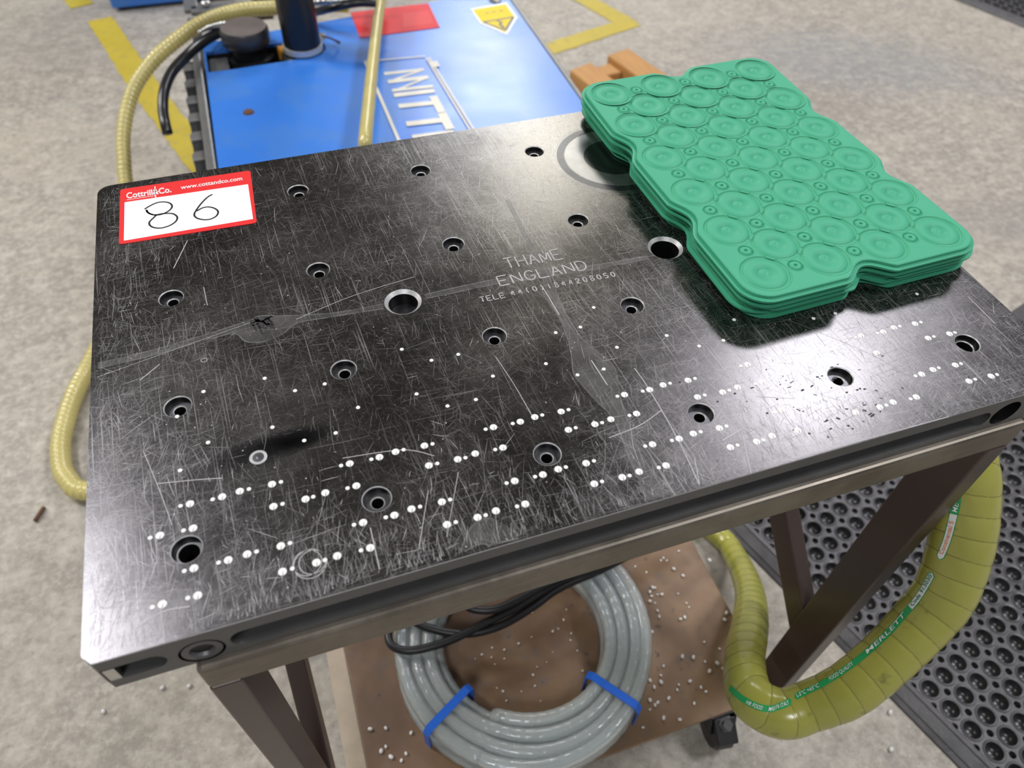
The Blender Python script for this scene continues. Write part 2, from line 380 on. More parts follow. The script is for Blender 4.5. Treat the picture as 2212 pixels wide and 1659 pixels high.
smear((1830, 130), (5.2, 2.6, 0.5), (0.24, 0.25, 0.27), 0.85)
smear((1690, 215), (3.2, 1.3, 0.6), (0.25, 0.22, 0.185), 0.8)
smear((110, 70), (3.2, 3.6, 0.3), (0.25, 0.235, 0.21), 0.8)
smear((2160, 480), (3.0, 1.2, 0.3), (0.25, 0.23, 0.21), 0.8)
col = n.mix(n.rng(d, 0.64, 0.75, 0, 0.5), col, (0.13, 0.12, 0.11))
n.set(Base_Color=col, Roughness=0.6); n.bump(c, 0.2, 0.001); M['concrete'] = n.m
n = NT('worn_yellow_paint'); f = n.noise(9, detail=5, rough=0.7); g = n.noise(40, detail=4)
n.set(Base_Color=n.mix(n.rng(g, 0.55, 0.72, 0, 0.6), n.mix(f, (0.44, 0.33, 0.03), (0.62, 0.50, 0.05)), (0.33, 0.27, 0.12)), Roughness=0.55); M['tape'] = n.m

# ------------------------------------------------------------------ setting: floor and its painted lines
FZ = -ZF
mb = MB(); mb.box(-130, 190, -90, 220, FZ - 1.5, FZ); fl = mb.build('floor', M['concrete'], origin=(0, 0, FZ)); tag(fl, kind='structure')
mb = MB(); mb.box(-130, 190, -90, 220, FZ + 46, FZ + 47); tag(mb.build('ceiling', M['ceiling'], origin=(0, 0, FZ + 46)), kind='structure')
def line(name, pxs, w, label):
    p = [at(u, v, FZ)[:2] for u, v in pxs]; mb = MB(); n_ = 24
    pts = []
    for k in range(len(p) - 1):
        for i in range(n_): pts.append(tuple(p[k][j] + (p[k + 1][j] - p[k][j]) * i / n_ for j in (0, 1)))
    pts.append(p[-1]); ws = [w * random.uniform(0.93, 1.05) for _ in pts]; LZ_ = FZ + 0.010 + 0.003 * len(label) / 30
    n0 = len(pts); vs = []
    ribbon(mb, pts, ws, LZ_)
    o = mb.build(name, M['tape'], origin=(p[0][0], p[0][1], FZ + 0.012)); return tag(o, label, 'floor line', 'yellow lines painted on the concrete')
line('floor_line', [(216, 42), (320, 199), (432, 345), (520, 450)], 0.72, 'long worn yellow floor line passing behind the black hose')
line('floor_line', [(150, -20), (178, 14)], 0.66, 'short faded yellow line piece beyond the gap near the blue cabinet')
line('floor_line', [(1225, -22), (1362, 55)], 0.66, 'yellow floor line running away from the corner behind the wooden pieces')
line('floor_line', [(1368, 48), (1195, 104), (1100, 134)], 0.66, 'yellow floor line running under the blue machine side towards the corner')

# ------------------------------------------------------------------ rubber floor mats
def floor_mat(name, corner, ang, nx, ny, label, full=True):
    """corner: the outer left far corner; columns run along the mat's x, rows towards the viewer"""
    P, h, band = 0.303, 0.13, 0.30; ca, sa = math.cos(ang), math.sin(ang)
    def T(x, y, z): return (corner[0] + ca * x - sa * y, corner[1] + sa * x + ca * y, FZ + z)
    root = empty(name, (*T(0, 0, 0)[:2], FZ), label, 'mat', 'black rubber mats on the floor')
    body = MB(); cup = MB(); N = 20 if full else 12
    def cell(cx, cy, hp, rad, deep, n_):
        cs = [(cx - hp, cy - hp), (cx + hp, cy - hp), (cx + hp, cy + hp), (cx - hp, cy + hp)]
        def ring(r, z): return [T(cx + r * math.cos(2 * PI * (i + .5) / n_ - 3 * PI / 4), cy + r * math.sin(2 * PI * (i + .5) / n_ - 3 * PI / 4), z) for i in range(n_)]
        return cs, ring
    # square cell per cup; the small cups sit on the cell corners
    R1, r2 = 0.110, 0.047
    for j in range(ny):
        for i in range(nx):
            cx, cy = band + (i + .5) * P, -band - (j + .5) * P
            hp = P / 2; q = N // 4
            # octagon-like cell border: corner arcs for the small holes
            outer = []
            for k in range(4):
                a0 = -3 * PI / 4 + k * PI / 2; kx, ky = cx + math.cos(a0) * hp * math.sqrt(2), cy + math.sin(a0) * hp * math.sqrt(2)
                for t in range(3):
                    aa = a0 + PI + (0.5 - t / 2) * PI / 2
                    outer.append((kx + r2 * math.cos(aa), ky + r2 * math.sin(aa)))
                nx_ = k
            M_ = len(outer)
            ins = []
            for (ox, oy) in outer:
                a = math.atan2(oy - cy, ox - cx); ins.append(a)
            # ring of 24 points following the outer border directions
            angs = [2 * PI * t / N for t in range(N)]
            def raycell(a):
                best = None
                for t in range(M_):
                    (x1, y1), (x2, y2) = outer[t], outer[(t + 1) % M_]
                    dx, dy = math.cos(a), math.sin(a); ex, ey = x2 - x1, y2 - y1; den = dx * ey - dy * ex
                    if abs(den) < 1e-9: continue
                    u = ((x1 - cx) * ey - (y1 - cy) * ex) / den; w = ((x1 - cx) * dy - (y1 - cy) * dx) / den
                    if u > 0 and -1e-6 <= w <= 1 + 1e-6 and (best is None or u < best): best = u
                return best
            if not hasattr(floor_mat, 'rc'): floor_mat.rc = {}
            key = N
            allang = sorted(set([round(a % (2 * PI), 5) for a in angs] + [round(a % (2 * PI), 5) for a in ins]))
            if key not in floor_mat.rc: floor_mat.rc[key] = [raycell(a) for a in allang]
            rc = floor_mat.rc[key]; L = len(allang)
            o_ = [T(cx + rc[t] * math.cos(a), cy + rc[t] * math.sin(a), h) for t, a in enumerate(allang)]
            r_a = [T(cx + (R1 + 0.030) * math.cos(a), cy + (R1 + 0.030) * math.sin(a), h) for a in allang]
            r_b = [T(cx + (R1 + 0.022) * math.cos(a), cy + (R1 + 0.022) * math.sin(a), h + 0.012) for a in allang]
            r_c = [T(cx + R1 * math.cos(a), cy + R1 * math.sin(a), h + 0.006) for a in allang]
            vs = o_ + r_a + r_b + r_c; fs = []
            for k in range(3):
                for t in range(L): fs.append((k * L + t, k * L + (t + 1) % L, (k + 1) * L + (t + 1) % L, (k + 1) * L + t))
            body.add(vs, fs, 0)
            prof = [(R1, h + 0.006), (R1 * 0.96, 0.09), (R1 * 0.85, 0.045), (R1 * 0.55, 0.018), (R1 * 0.15, 0.008)]
            vs = []
            for r, z in prof: vs += [T(cx + r * math.cos(a), cy + r * math.sin(a), z) for a in angs]
            fs = []
            for k in range(len(prof) - 1):
                for t in range(N): fs.append((k * N + t, k * N + (t + 1) % N, (k + 1) * N + (t + 1) % N, (k + 1) * N + t))
            fs.append(tuple((len(prof) - 1) * N + t for t in range(N)))
            cup.add(vs, fs, 0)
            # small hole at the near right corner
            if i < nx - 1 and j < ny - 1:
                sx, sy = cx + hp, cy - hp; vs = []
                for r, z in ((r2, h), (r2 * 0.9, 0.02), (0.001, 0.015)): vs += [T(sx + r * math.cos(2 * PI * t / 8), sy + r * math.sin(2 * PI * t / 8), z) for t in range(8)]
                cup.add(vs, [(k * 8 + t, k * 8 + (t + 1) % 8, k * 8 + 8 + (t + 1) % 8, k * 8 + 8 + t) for k in range(2) for t in range(8)], 0)
    body.build('mat_body', M['mat'], root); cup.build('cup_lining', M['mat_cup'], root, smooth=True)
    # bevelled border on all four sides
    wx, wy = nx * P, ny * P; e = MB()
    I = [(band - .005, -band + .005), (band + wx + .005, -band + .005), (band + wx + .005, -band - wy - .005), (band - .005, -band - wy - .005)]
    O = [(0, 0), (2 * band + wx, 0), (2 * band + wx, -2 * band - wy), (0, -2 * band - wy)]
    def inset(t, z): return [T(O[k][0] + (I[k][0] - O[k][0]) * t, O[k][1] + (I[k][1] - O[k][1]) * t, z) for k in range(4)]
    rings = [inset(0, 0.0), inset(0.02, 0.03), inset(0.22, 0.055), inset(0.26, 0.075), inset(0.75, 0.115), inset(0.8, h + 0.004), inset(1, h)]
    vs = [p for r in rings for p in r]
    e.add(vs, [(k * 4 + t, k * 4 + (t + 1) % 4, k * 4 + 4 + (t + 1) % 4, k * 4 + 4 + t) for k in range(len(rings) - 1) for t in range(4)])
    e.build('bevelled_border', M['mat'], root)
    return root
floor_mat('rubber_mat', (5.93, -0.72), 0.283, 36, 20, 'black rubber ring mat on the floor by the trolley under the olive hose')
c_ = at(2060, -2, FZ)
floor_mat('rubber_mat', (c_[0] - 0.75, c_[1] + 2.5), 0.283, 24, 22, 'black rubber ring mat farther off far beyond the plate with bare concrete before it', full=False)

# ------------------------------------------------------------------ trolley
tr = empty('steel_trolley', (2.6, -1.6, FZ), 'low brown steel trolley with thin box legs and a rusty shelf on casters', 'trolley')
X0, X1, YF, YB = -0.075, 5.245, -3.53, 0.38
def rail(x0, x1, y0, y1):
    mb = MB(); mb.box(x0, x1, y0, y1, -0.56, -0.312); return mb.build('rail', M['trolley'], tr, bevel=0.03, seg=3)
fr = rail(X0, X1, YF, YF + 0.38); rail(X0, X1, YB - 0.38, YB); rail(X0, X0 + 0.36, YF + 0.385, YB - 0.385); rail(X1 - 0.36, X1, YF + 0.385, YB - 0.385)
def leg(x0, y0):
    mb = MB(); mb.box(x0, x0 + 0.175, y0, y0 + 0.37, -5.6, -0.562); return mb.build('leg', M['leg'], tr, bevel=0.015)
leg(X0, YF + 0.003); leg(X1 - 0.178, YF + 0.003); leg(X0, YB - 0.375); leg(X1 - 0.178, YB - 0.375)
for x in (X0 + 0.02, X1 - 0.165):
    mb = MB(); mb.bar((x + 0.085, -3.34, -4.35), (x + 0.085, -0.02, -1.03), 0.17, 0.34, up=(0, -1, 1)); mb.build('brace', M['leg'], tr, bevel=0.015)
mb = MB(); mb.box(0.32, X1 - 0.18, YF + 0.02, YB - 0.05, -5.56, -5.5); mb.build('shelf', M['shelf'], tr, bevel=0.012)
mb = MB(); mb.box(X0 + 0.175, 0.315, YF + 0.02, YB - 0.05, -5.56, -5.497); tag(mb.build('shelf_strip', M['shelf_strip'], tr, bevel=0.01), 'dusty pale strip along the shelf edge')
def caster(x, y, ang):
    ca, sa = math.cos(ang), math.sin(ang)
    def D(a, b, z): return (x + ca * a - sa * b, y + sa * a + ca * b, z)
    mb = MB(); mb.box(x - 0.24, x + 0.24, y - 0.2, y + 0.2, -5.60, -5.562); c = mb.build('caster', M['caster'], tr)
    k = MB()
    for b in (-0.15, 0.15):
        k.add([D(p, b + q, z) for q in (-0.015, 0.015) for p, z in ((-0.16, -5.64), (0.16, -5.64), (0.30, -6.0), (0.12, -6.1))], [(0, 1, 2, 3), (7, 6, 5, 4), (0, 4, 5, 1), (1, 5, 6, 2), (2, 6, 7, 3), (3, 7, 4, 0)])
    k.add([D(p, b, z) for z in (-5.66, -5.62) for p, b in ((-.17, -.165), (.17, -.165), (.17, .165), (-.17, .165))], [(3, 2, 1, 0), (4, 5, 6, 7), (0, 1, 5, 4), (1, 2, 6, 5), (2, 3, 7, 6), (3, 0, 4, 7)])
    k.build('fork', M['caster'], c, bevel=0.01)
    w = MB(); w.lathe(D(0.17, 0, FZ + 0.29), [(0.10, -0.13), (0.25, -0.13), (0.285, -0.09), (0.285, 0.09), (0.25, 0.13), (0.10, 0.13)], 24, axis=(-sa, ca, 0)); w.build('wheel', M['rubber'], c, smooth=False)
    b_ = MB(); b_.lathe((x + ca * 0.02, y + sa * 0.02, -5.62), [(0.0, 0.0)], 6) if False else None
    b_.add([D(p, b, z) for p, b, z in ((0.20, -0.13, -5.72), (0.46, -0.12, -5.86), (0.46, 0.12, -5.86), (0.20, 0.13, -5.72), (0.20, -0.13, -5.77), (0.46, -0.12, -5.91), (0.46, 0.12, -5.91), (0.20, 0.13, -5.77))], [(0, 1, 2, 3), (7, 6, 5, 4), (0, 4, 5, 1), (1, 5, 6, 2), (2, 6, 7, 3), (3, 7, 4, 0)])
    b_.build('brake_pedal', M['caster'], c, bevel=0.015)
    h = MB(); h.lathe(D(0.27, 0.0, -5.76), [(0.085, -0.02), (0.085, 0.012), (0.055, 0.012), (0.055, 0.06)], 6, axis=(0.35 * ca, 0.35 * sa, 1)); h.build('hex_bolt', M['bolt'], c)
    return c
caster(4.46, -3.32, -PI / 2 - 0.15); caster(0.5, -3.2, -PI / 2); caster(4.5, 0.0, 2.0); caster(0.5, 0.0, 1.2)

# ------------------------------------------------------------------ the steel plate
XL, XR, YT, YN = -0.497, 5.51, 0.497, -3.48
pl = empty('steel_plate', (2.5, -1.5, -0.31), 'dark scratched steel plate drilled with countersunk holes lying on the trolley', 'plate')
top = MB(); bore = MB(); rim = MB()
def circ(cx, cy, r, n=40): return [(cx + r * math.cos(2 * PI * i / n), cy + r * math.sin(2 * PI * i / n)) for i in range(n)]
outline = [(XL + 0.045, YN), (XR - 0.03, YN), (XR, YN + 0.03), (XR, YT - 0.05), (XR - 0.05, YT)]
outline += [(XL + 0.10 + 0.10 * math.cos(a), YT - 0.10 + 0.10 * math.sin(a)) for a in [PI / 2 + k * PI / 12 for k in range(7)]] + [(XL, YN + 0.05)]
holes = []
for i in range(6):
    for j in range(4): holes.append((i, -j, 0.078, 0.035, 0.042))
holes = [h for h in holes if not (h[0] == 0 and h[1] == 0)]
big_holes = [(1.5, -1.5, 0.128, 0.102), (3.5, -1.5, 0.132, 0.106)]
loops = [[Vector((x, y, 0)) for x, y in outline]]
for x, y, r, r2, dpt in holes: loops.append([Vector((a, b, 0)) for a, b in circ(x, y, r + 0.006)])
for x, y, r, r2 in big_holes: loops.append([Vector((a, b, 0)) for a, b in circ(x, y, r)])
tris = tessellate_polygon(loops); flat = [p for l in loops for p in l]
top.add([tuple(p) for p in flat], [tuple(t) for t in tris], 0)
# bevelled outer rim of the top and the plain sides
n_o = len(outline)
lo = [(2.5 + (x - 2.5) * 1.0, y, z) for z in (0, -0.31) for x, y in outline]
sides = MB(); sides.add(lo, [(i, (i + 1) % n_o, n_o + (i + 1) % n_o, n_o + i) for i in range(1, n_o)])
sides.add([(x, y, -0.31) for x, y in outline], [tuple(range(n_o))])
def cs_hole(x, y, r, rr, dpt):
    h = MB()
    h.lathe((x, y, 0), [(r + 0.006, 0), (r, -0.006)], 40, 1, caps=False)
    h.lathe((x, y, 0), [(r, -0.006), (r, -dpt)], 40, 0, caps=False)
    h.lathe((x, y, 0), [(r, -dpt), (rr + 0.006, -dpt)], 40, 2, caps=False)
    h.lathe((x, y, 0), [(rr + 0.006, -dpt), (rr, -dpt - 0.006)], 32, 1, caps=False)
    h.lathe((x, y, 0), [(rr, -dpt - 0.006), (rr, -0.30), (0.001, -0.30)], 24, 0, caps=False)
    return h.build('countersunk_hole', [M['bore'], M['rim'], M['ledge']], pl, origin=(x, y, 0), recalc=False)
proto = None
for x, y, r, r2, dpt in holes:
    if (x, y) in ((0, -3), (5, -3)): cs_hole(x, y, r, 0.056, dpt)
    elif proto is None: proto = cs_hole(x, y, r, r2, dpt)
    else: dup(proto, pl, (x, y, 0))
for k, (x, y, r, r2) in enumerate(big_holes):
    h = MB(); h.lathe((x, y, 0), [(r, 0), (r2, -0.022)], 48, 1, caps=False)
    h.lathe((x, y, 0), [(r2, -0.022), (r2, -0.12 if k == 0 else -0.3)], 48, 0, caps=False)
    h.lathe((x, y, 0), [(r2, -0.12 if k == 0 else -0.3), (0.001, -0.12 if k == 0 else -0.3)], 48, 2 if k == 0 else 0, caps=False)
    h.build('bevelled_hole', [M['bore'], M['rim'], M['ledge']], pl, origin=(x, y, 0), recalc=False)
# front face with its slots and bores
def stad(x0, x1, z0, z1, n=10):
    r = (z1 - z0) / 2; zc = (z0 + z1) / 2
    return [(x1 - r + r * math.cos(a), zc + r * math.sin(a)) for a in [-PI / 2 + PI * k / n for k in range(n + 1)]] + [(x0 + r + r * math.cos(a), zc + r * math.sin(a)) for a in [PI / 2 + PI * k / n for k in range(n + 1)]]
S1 = stad(-0.75, -0.165, -0.235, -0.10); S2 = stad(0.135, 4.87, -0.255, -0.105); B1 = circ(-0.005, -0.195, 0.112, 36); B2 = circ(4.995, -0.175, 0.108, 36)
r1 = [p for p in S1 if p[0] > -0.45]
xa = XL + 0.045
outer = [(xa, -0.31), (XR - 0.03, -0.31), (XR - 0.03, -0.012), (xa, -0.012), (xa, -0.10)] + [p for p in reversed(r1)] + [(xa, -0.235)]
fl_loops = [[Vector((x, z, 0)) for x, z in l] for l in (outer, S2, B1, B2)]
fa = MB(); flat = [p for l in fl_loops for p in l]
fa.add([(p.x, YN, p.y) for p in flat], [tuple(t) for t in tessellate_polygon(fl_loops)])
def well(poly, depth, open_=False):
    n_ = len(poly)
    fa.add([(x, YN, z) for x, z in poly] + [(x, YN + depth, z) for x, z in poly], [(i, (i + 1) % n_, n_ + (i + 1) % n_, n_ + i) for i in range(n_ - (1 if open_ else 0))] + [tuple(range(n_, 2 * n_))])
well(S2, 0.10); well([(xa, -0.235)] + list(r1) + [(xa, -0.10)], 0.10, True)
fa.build('front_face', M['plate_side'], pl, recalc=False)
for poly, mm in ((B1, 'bore'), (B2, 'bore')):
    w_ = MB(); n_ = len(poly); dd = 0.02 if poly is B1 else 0.45
    w_.add([(x, YN, z) for x, z in poly] + [(x, YN + dd, z) for x, z in poly], [(i, (i + 1) % n_, n_ + (i + 1) % n_, n_ + i) for i in range(n_)] + [tuple(range(n_, 2 * n_))])
    w_.build('cross_bore', M[mm], pl, recalc=False)
arr = MB(); arr.add([(xa, YN, -0.012), (XR - 0.03, YN, -0.012), (XR - 0.03, YN + 0.012, 0.0004), (xa, YN + 0.012, 0.0004)], [(0, 1, 2, 3)])
tag(arr.build('bright_arris', M['rim'], pl, recalc=False), 'bright worn front edge')
# threaded bush in the left cross bore
bu = MB(); bu.lathe((-0.005, YN + 0.002, -0.195), [(0.098, 0.0), (0.064, 0.0), (0.058, 0.01)] + [(0.058 - 0.006 * (k % 2), 0.01 + 0.012 * k) for k in range(8)] + [(0.001, 0.11)], 40, axis=(0, 1, 0), caps=False)
bu.build('threaded_bush', M['plate_side'], pl)
pad = MB(); pad.box(XL + 0.05, XL + 0.105, YN + 0.002, YN + 0.09, -0.234, -0.112); tag(pad.build('milled_end', M['steel'], pl), 'bright milled end inside the side slot')
sides.build('plate_body', M['plate_side'], pl, recalc=False)
top.build('top_face', M['plate'], pl, recalc=False)
# turned recess under the mats: rings of different finish
def annulus(mb, cx, cy, ra, rb, z, n=72, mi=0):
    mb.add([(cx + r * math.cos(2 * PI * i / n), cy + r * math.sin(2 * PI * i / n), z) for r in (ra, rb) for i in range(n)], [(i, (i + 1) % n, n + (i + 1) % n, n + i) for i in range(n)], mi)
TX, TY = 3.62, -0.275
rg = MB()
for r in (0.525, 0.507, 0.49): annulus(rg, TX, TY, r, r + 0.006, 0.0011)
annulus(rg, TX, TY, 0.258, 0.418, 0.0010)
for r in (0.30, 0.335, 0.37, 0.40): annulus(rg, TX, TY, r, r + 0.004, 0.0013)
rg.build('turned_ring', M['turned'], pl, recalc=False)
rg = MB(); annulus(rg, TX, TY, 0.001, 0.256, 0.0010); annulus(rg, TX, TY, 0.425, 0.487, 0.0010); rg.build('turned_disc', M['turned_dark'], pl, recalc=False)
# white plugs
PB = "-0.128,-3.275 -0.128,-2.875 0.030,-3.123 0.032,-2.723 0.039,-3.281 0.039,-2.883 0.199,-3.129 0.200,-2.730 0.294,-3.125 0.295,-2.723 0.454,-3.280 0.458,-2.877 0.465,-3.130 0.468,-2.730 0.626,-3.282 0.630,-2.883 0.734,-3.277 0.739,-2.875 0.900,-3.123 0.903,-2.723 0.906,-3.283 0.910,-2.882 1.069,-3.130 1.073,-2.730 1.166,-3.120 1.169,-2.721 1.324,-3.272 1.328,-2.872 1.335,-3.127 1.338,-2.729 1.493,-3.280 1.496,-2.880 1.600,-3.271 1.603,-2.872 1.760,-3.119 1.762,-2.721 1.767,-3.279 1.769,-2.880 1.926,-3.127 1.928,-2.730 2.022,-3.119 2.023,-2.723 2.180,-3.273 2.181,-2.874 2.190,-3.129 2.190,-2.731 2.348,-2.883 2.349,-3.281 2.455,-2.877 2.456,-3.275 2.614,-3.123 2.614,-2.724 2.622,-2.884 2.623,-3.283 2.781,-2.734 2.783,-3.133 2.879,-2.724 2.881,-3.125 3.040,-2.878 3.043,-3.281 3.048,-2.736 3.051,-3.135 3.210,-2.890 3.213,-3.292 3.319,-2.881 3.324,-3.282 3.481,-2.730 3.484,-3.130 3.492,-2.893 3.495,-3.293 3.653,-3.139 3.653,-2.736 3.750,-3.131 3.913,-3.281 3.924,-3.137 4.083,-3.290 4.189,-3.282 4.351,-2.728 4.353,-2.893 4.356,-3.291 4.516,-3.141 4.518,-2.741 4.613,-3.131 4.615,-2.728 4.769,-3.283 4.774,-2.883 4.779,-2.741 4.781,-3.141 4.938,-3.291 4.942,-2.893"
PS = "-0.176,-2.874 -0.175,-3.276 -0.017,-3.124 -0.017,-2.722 -0.009,-2.882 -0.008,-3.280 0.150,-2.732 0.151,-3.129 0.342,-3.125 0.344,-2.724 0.504,-3.278 0.507,-2.876 0.513,-3.128 0.517,-2.730 0.670,-3.281 0.672,-2.881 0.851,-3.122 0.854,-2.722 0.857,-3.283 0.861,-2.883 1.022,-3.129 1.026,-2.731 1.214,-3.120 1.216,-2.721 1.373,-3.272 1.377,-2.873 1.382,-3.127 1.386,-2.731 1.539,-3.280 1.541,-2.883 1.712,-3.119 1.713,-2.722 1.719,-3.280 1.722,-2.880 1.879,-3.127 1.880,-2.730 2.069,-3.119 2.071,-2.722 2.228,-3.272 2.228,-2.873 2.238,-2.731 2.239,-3.128 2.393,-3.283 2.394,-2.885 2.566,-2.723 2.567,-3.122 2.574,-2.884 2.576,-3.284 2.734,-2.733 2.736,-3.132 2.927,-2.725 2.930,-3.126 3.090,-2.878 3.091,-3.280 3.097,-2.736 3.099,-3.135 3.257,-2.889 3.258,-3.293 3.432,-2.728 3.435,-3.129 3.443,-2.890 3.605,-2.738 3.606,-3.142 3.798,-3.132 3.972,-3.139 4.132,-3.290 4.304,-2.730 4.311,-3.293 4.467,-3.142 4.471,-2.740 4.660,-3.129 4.663,-2.730 4.819,-3.282 4.821,-2.883 4.826,-3.142 4.828,-2.741 4.985,-3.292 4.986,-2.894"
PM = "-0.008,-2.482 -0.007,-2.079 0.153,-2.330 0.154,-1.926 0.519,-2.329 0.520,-1.928 0.682,-2.483 0.685,-2.085 0.865,-2.483 0.867,-2.085 1.027,-2.332 1.389,-2.334 1.389,-1.938 1.545,-2.483 1.548,-2.089 1.724,-2.486 1.725,-2.090 1.882,-2.335 2.238,-2.335 2.396,-2.485 2.398,-2.092 2.575,-2.489 2.575,-2.093 2.734,-2.338 2.735,-1.942 3.096,-2.337 3.258,-2.489 3.438,-2.491 3.606,-2.338 4.136,-2.489 4.311,-2.491 4.833,-2.338 4.991,-2.493"
for s, r in ((PB, 0.0225), (PS, 0.0125), (PM, 0.0130)):
    proto = None
    for t in s.split():
        x, y = map(float, t.split(','))
        if proto is None:
            mb = MB(); mb.lathe((x, y, 0), [(r, 0.0), (r * 0.9, 0.0022)], 14)
            if r > 0.02: mb.add([(x - 0.003, y - r * 0.9, 0.0026), (x + 0.001, y - r * 0.9, 0.0026), (x + 0.006, y + r * 0.1, 0.0026), (x + 0.004, y + r * 0.1, 0.0026)], [(0, 1, 2, 3)], 1)  # dark streak painted on the lower half of the plug as its reflection
            proto = mb.build('plug', [M['plug'], M['bore']], pl, origin=(x, y, 0), recalc=False)
        else: dup(proto, pl, (x, y, 0))
# seal marks: dull bands with bulbs, worn into the top
def pz(l): return [at(u, v, 0)[:2] for u, v in l]
st = MB(); so = MB()
def band(px, ws, n=8):
    q = spline2([(*p, w) for p, w in zip(pz(px), ws)], n); ribbon(st, [p[:2] for p in q], [max(0.005, p[2]) for p in q], 0.0007)
    for sgn in (-1, 1):
        e_ = []
        for i in range(len(q)):
            a, b = q[max(i - 1, 0)], q[min(i + 1, len(q) - 1)]; dx, dy = b[0] - a[0], b[1] - a[1]; L = math.hypot(dx, dy) or 1
            e_.append((q[i][0] - dy / L * sgn * max(0.005, q[i][2]) / 2, q[i][1] + dx / L * sgn * max(0.005, q[i][2]) / 2))
        ribbon(so, e_, 0.007, 0.0010)
band([(212, 790), (330, 762), (450, 727), (510, 712), (548, 712), (590, 705), (640, 690), (720, 680), (780, 670), (828, 662)], [.05, .05, .05, .09, .24, .22, .08, .04, .04, .05])
band([(918, 641), (960, 632), (1080, 607), (1240, 585), (1400, 556)], [.04, .05, .05, .05, .04])
band([(1095, 430), (1130, 500), (1165, 570), (1200, 650), (1235, 720), (1258, 760), (1283, 800), (1308, 850), (1340, 905), (1372, 985), (1412, 1060), (1420, 1075)], [.03, .03, .05, .06, .08, .16, .27, .18, .08, .08, .12, .16])
band([(1000, 1190), (1025, 1162), (1050, 1150), (1080, 1152), (1120, 1160)], [.02, .1, .17, .12, .02])
st.build('seal_mark', M['stain'], pl, recalc=False); so.build('seal_outline', M['outline'], pl, recalc=False)
for (u, v, rx, ry, a) in ((575, 970, .36, .11, .12), (640, 948, .26, .09, .1)):
    sm = MB(); c0 = at(u, v, 0); sm.add([(c0[0] + rx * math.cos(t) * math.cos(a) - ry * math.sin(t) * math.sin(a), c0[1] + rx * math.cos(t) * math.sin(a) + ry * math.sin(t) * math.cos(a), 0.0005) for t in [2 * PI * k / 32 for k in range(32)]], [tuple(range(32))])
    sm.build('oil_smudge', M['smudge'], pl, recalc=False)
c0 = at(558, 988, 0); mb = MB(); mb.lathe((c0[0], c0[1], 0), [(0.050, 0.001), (0.046, 0.003), (0.036, 0.003), (0.033, 0.0015)], 28, 0, caps=False); mb.lathe((c0[0], c0[1], 0), [(0.033, 0.0015), (0.012, 0.002), (0.001, 0.0035)], 20, 1, caps=False); mb.build('set_screw', [M['rim'], M['ledge']], pl, recalc=False)
for u, v, r in ((441, 778, 0.02), (670, 1218, 0.085), (664, 1216, 0.075), (675, 1214, 0.07)):
    c0 = at(u, v, 0); mb = MB(); annulus(mb, c0[0], c0[1], r - 0.004, r, 0.0014, 32); mb.build('ring_mark', M['scratch'], pl, recalc=False)
# scratches
s1 = MB(); s2 = MB()
def scratch(px, w, mb=None): ribbon(mb or s1, spline2(pz(px), 6), w * 0.7, 0.0012)
scratch([(1277, 778), (1312, 832)], .010); scratch([(1370, 795), (1400, 838), (1462, 945), (1512, 1050)], .009); scratch([(1428, 887), (1380, 920), (1315, 946)], .008)
scratch([(1512, 1050), (1500, 990)], .006); scratch([(1604, 940), (1622, 1022)], .008); scratch([(1560, 952), (1606, 925)], .010); scratch([(1165, 530), (1200, 615)], .008, s2)
scratch([(1172, 620), (1208, 680)], .010); scratch([(340, 1045), (420, 1037), (480, 1033)], .007); scratch([(740, 990), (870, 972), (938, 985)], .007); scratch([(302, 822), (345, 787)], .008)
scratch([(310, 975), (345, 1060), (372, 1135)], .005); scratch([(290, 1360), (350, 1322), (410, 1310)], .008); scratch([(440, 620), (448, 660)], .007); scratch([(375, 580), (405, 520)], .010)
scratch([(640, 690), (760, 640), (895, 598)], .006); scratch([(210, 815), (560, 690)], .004); scratch([(820, 1230), (800, 1140)], .008); scratch([(905, 1185), (925, 1060)], .006); scratch([(965, 1160), (990, 1020)], .005)
scratch([(1310, 1035), (1360, 890)], .004, s2); scratch([(1070, 770), (1110, 830), (1150, 900)], .006); scratch([(1640, 1010), (1740, 985), (2050, 900)], .006); scratch([(1700, 690), (1880, 765), (1990, 830)], .005, s2)
scratch([(2080, 780), (2130, 830)], .008); scratch([(2150, 700), (2090, 640)], .008)
avoid = [(h[0], h[1], 0.092) for h in holes] + [(h[0], h[1], 0.145) for h in big_holes]
def inside(x, y): return XL + 0.03 < x < XR - 0.02 and YN + 0.02 < y < YT - 0.03
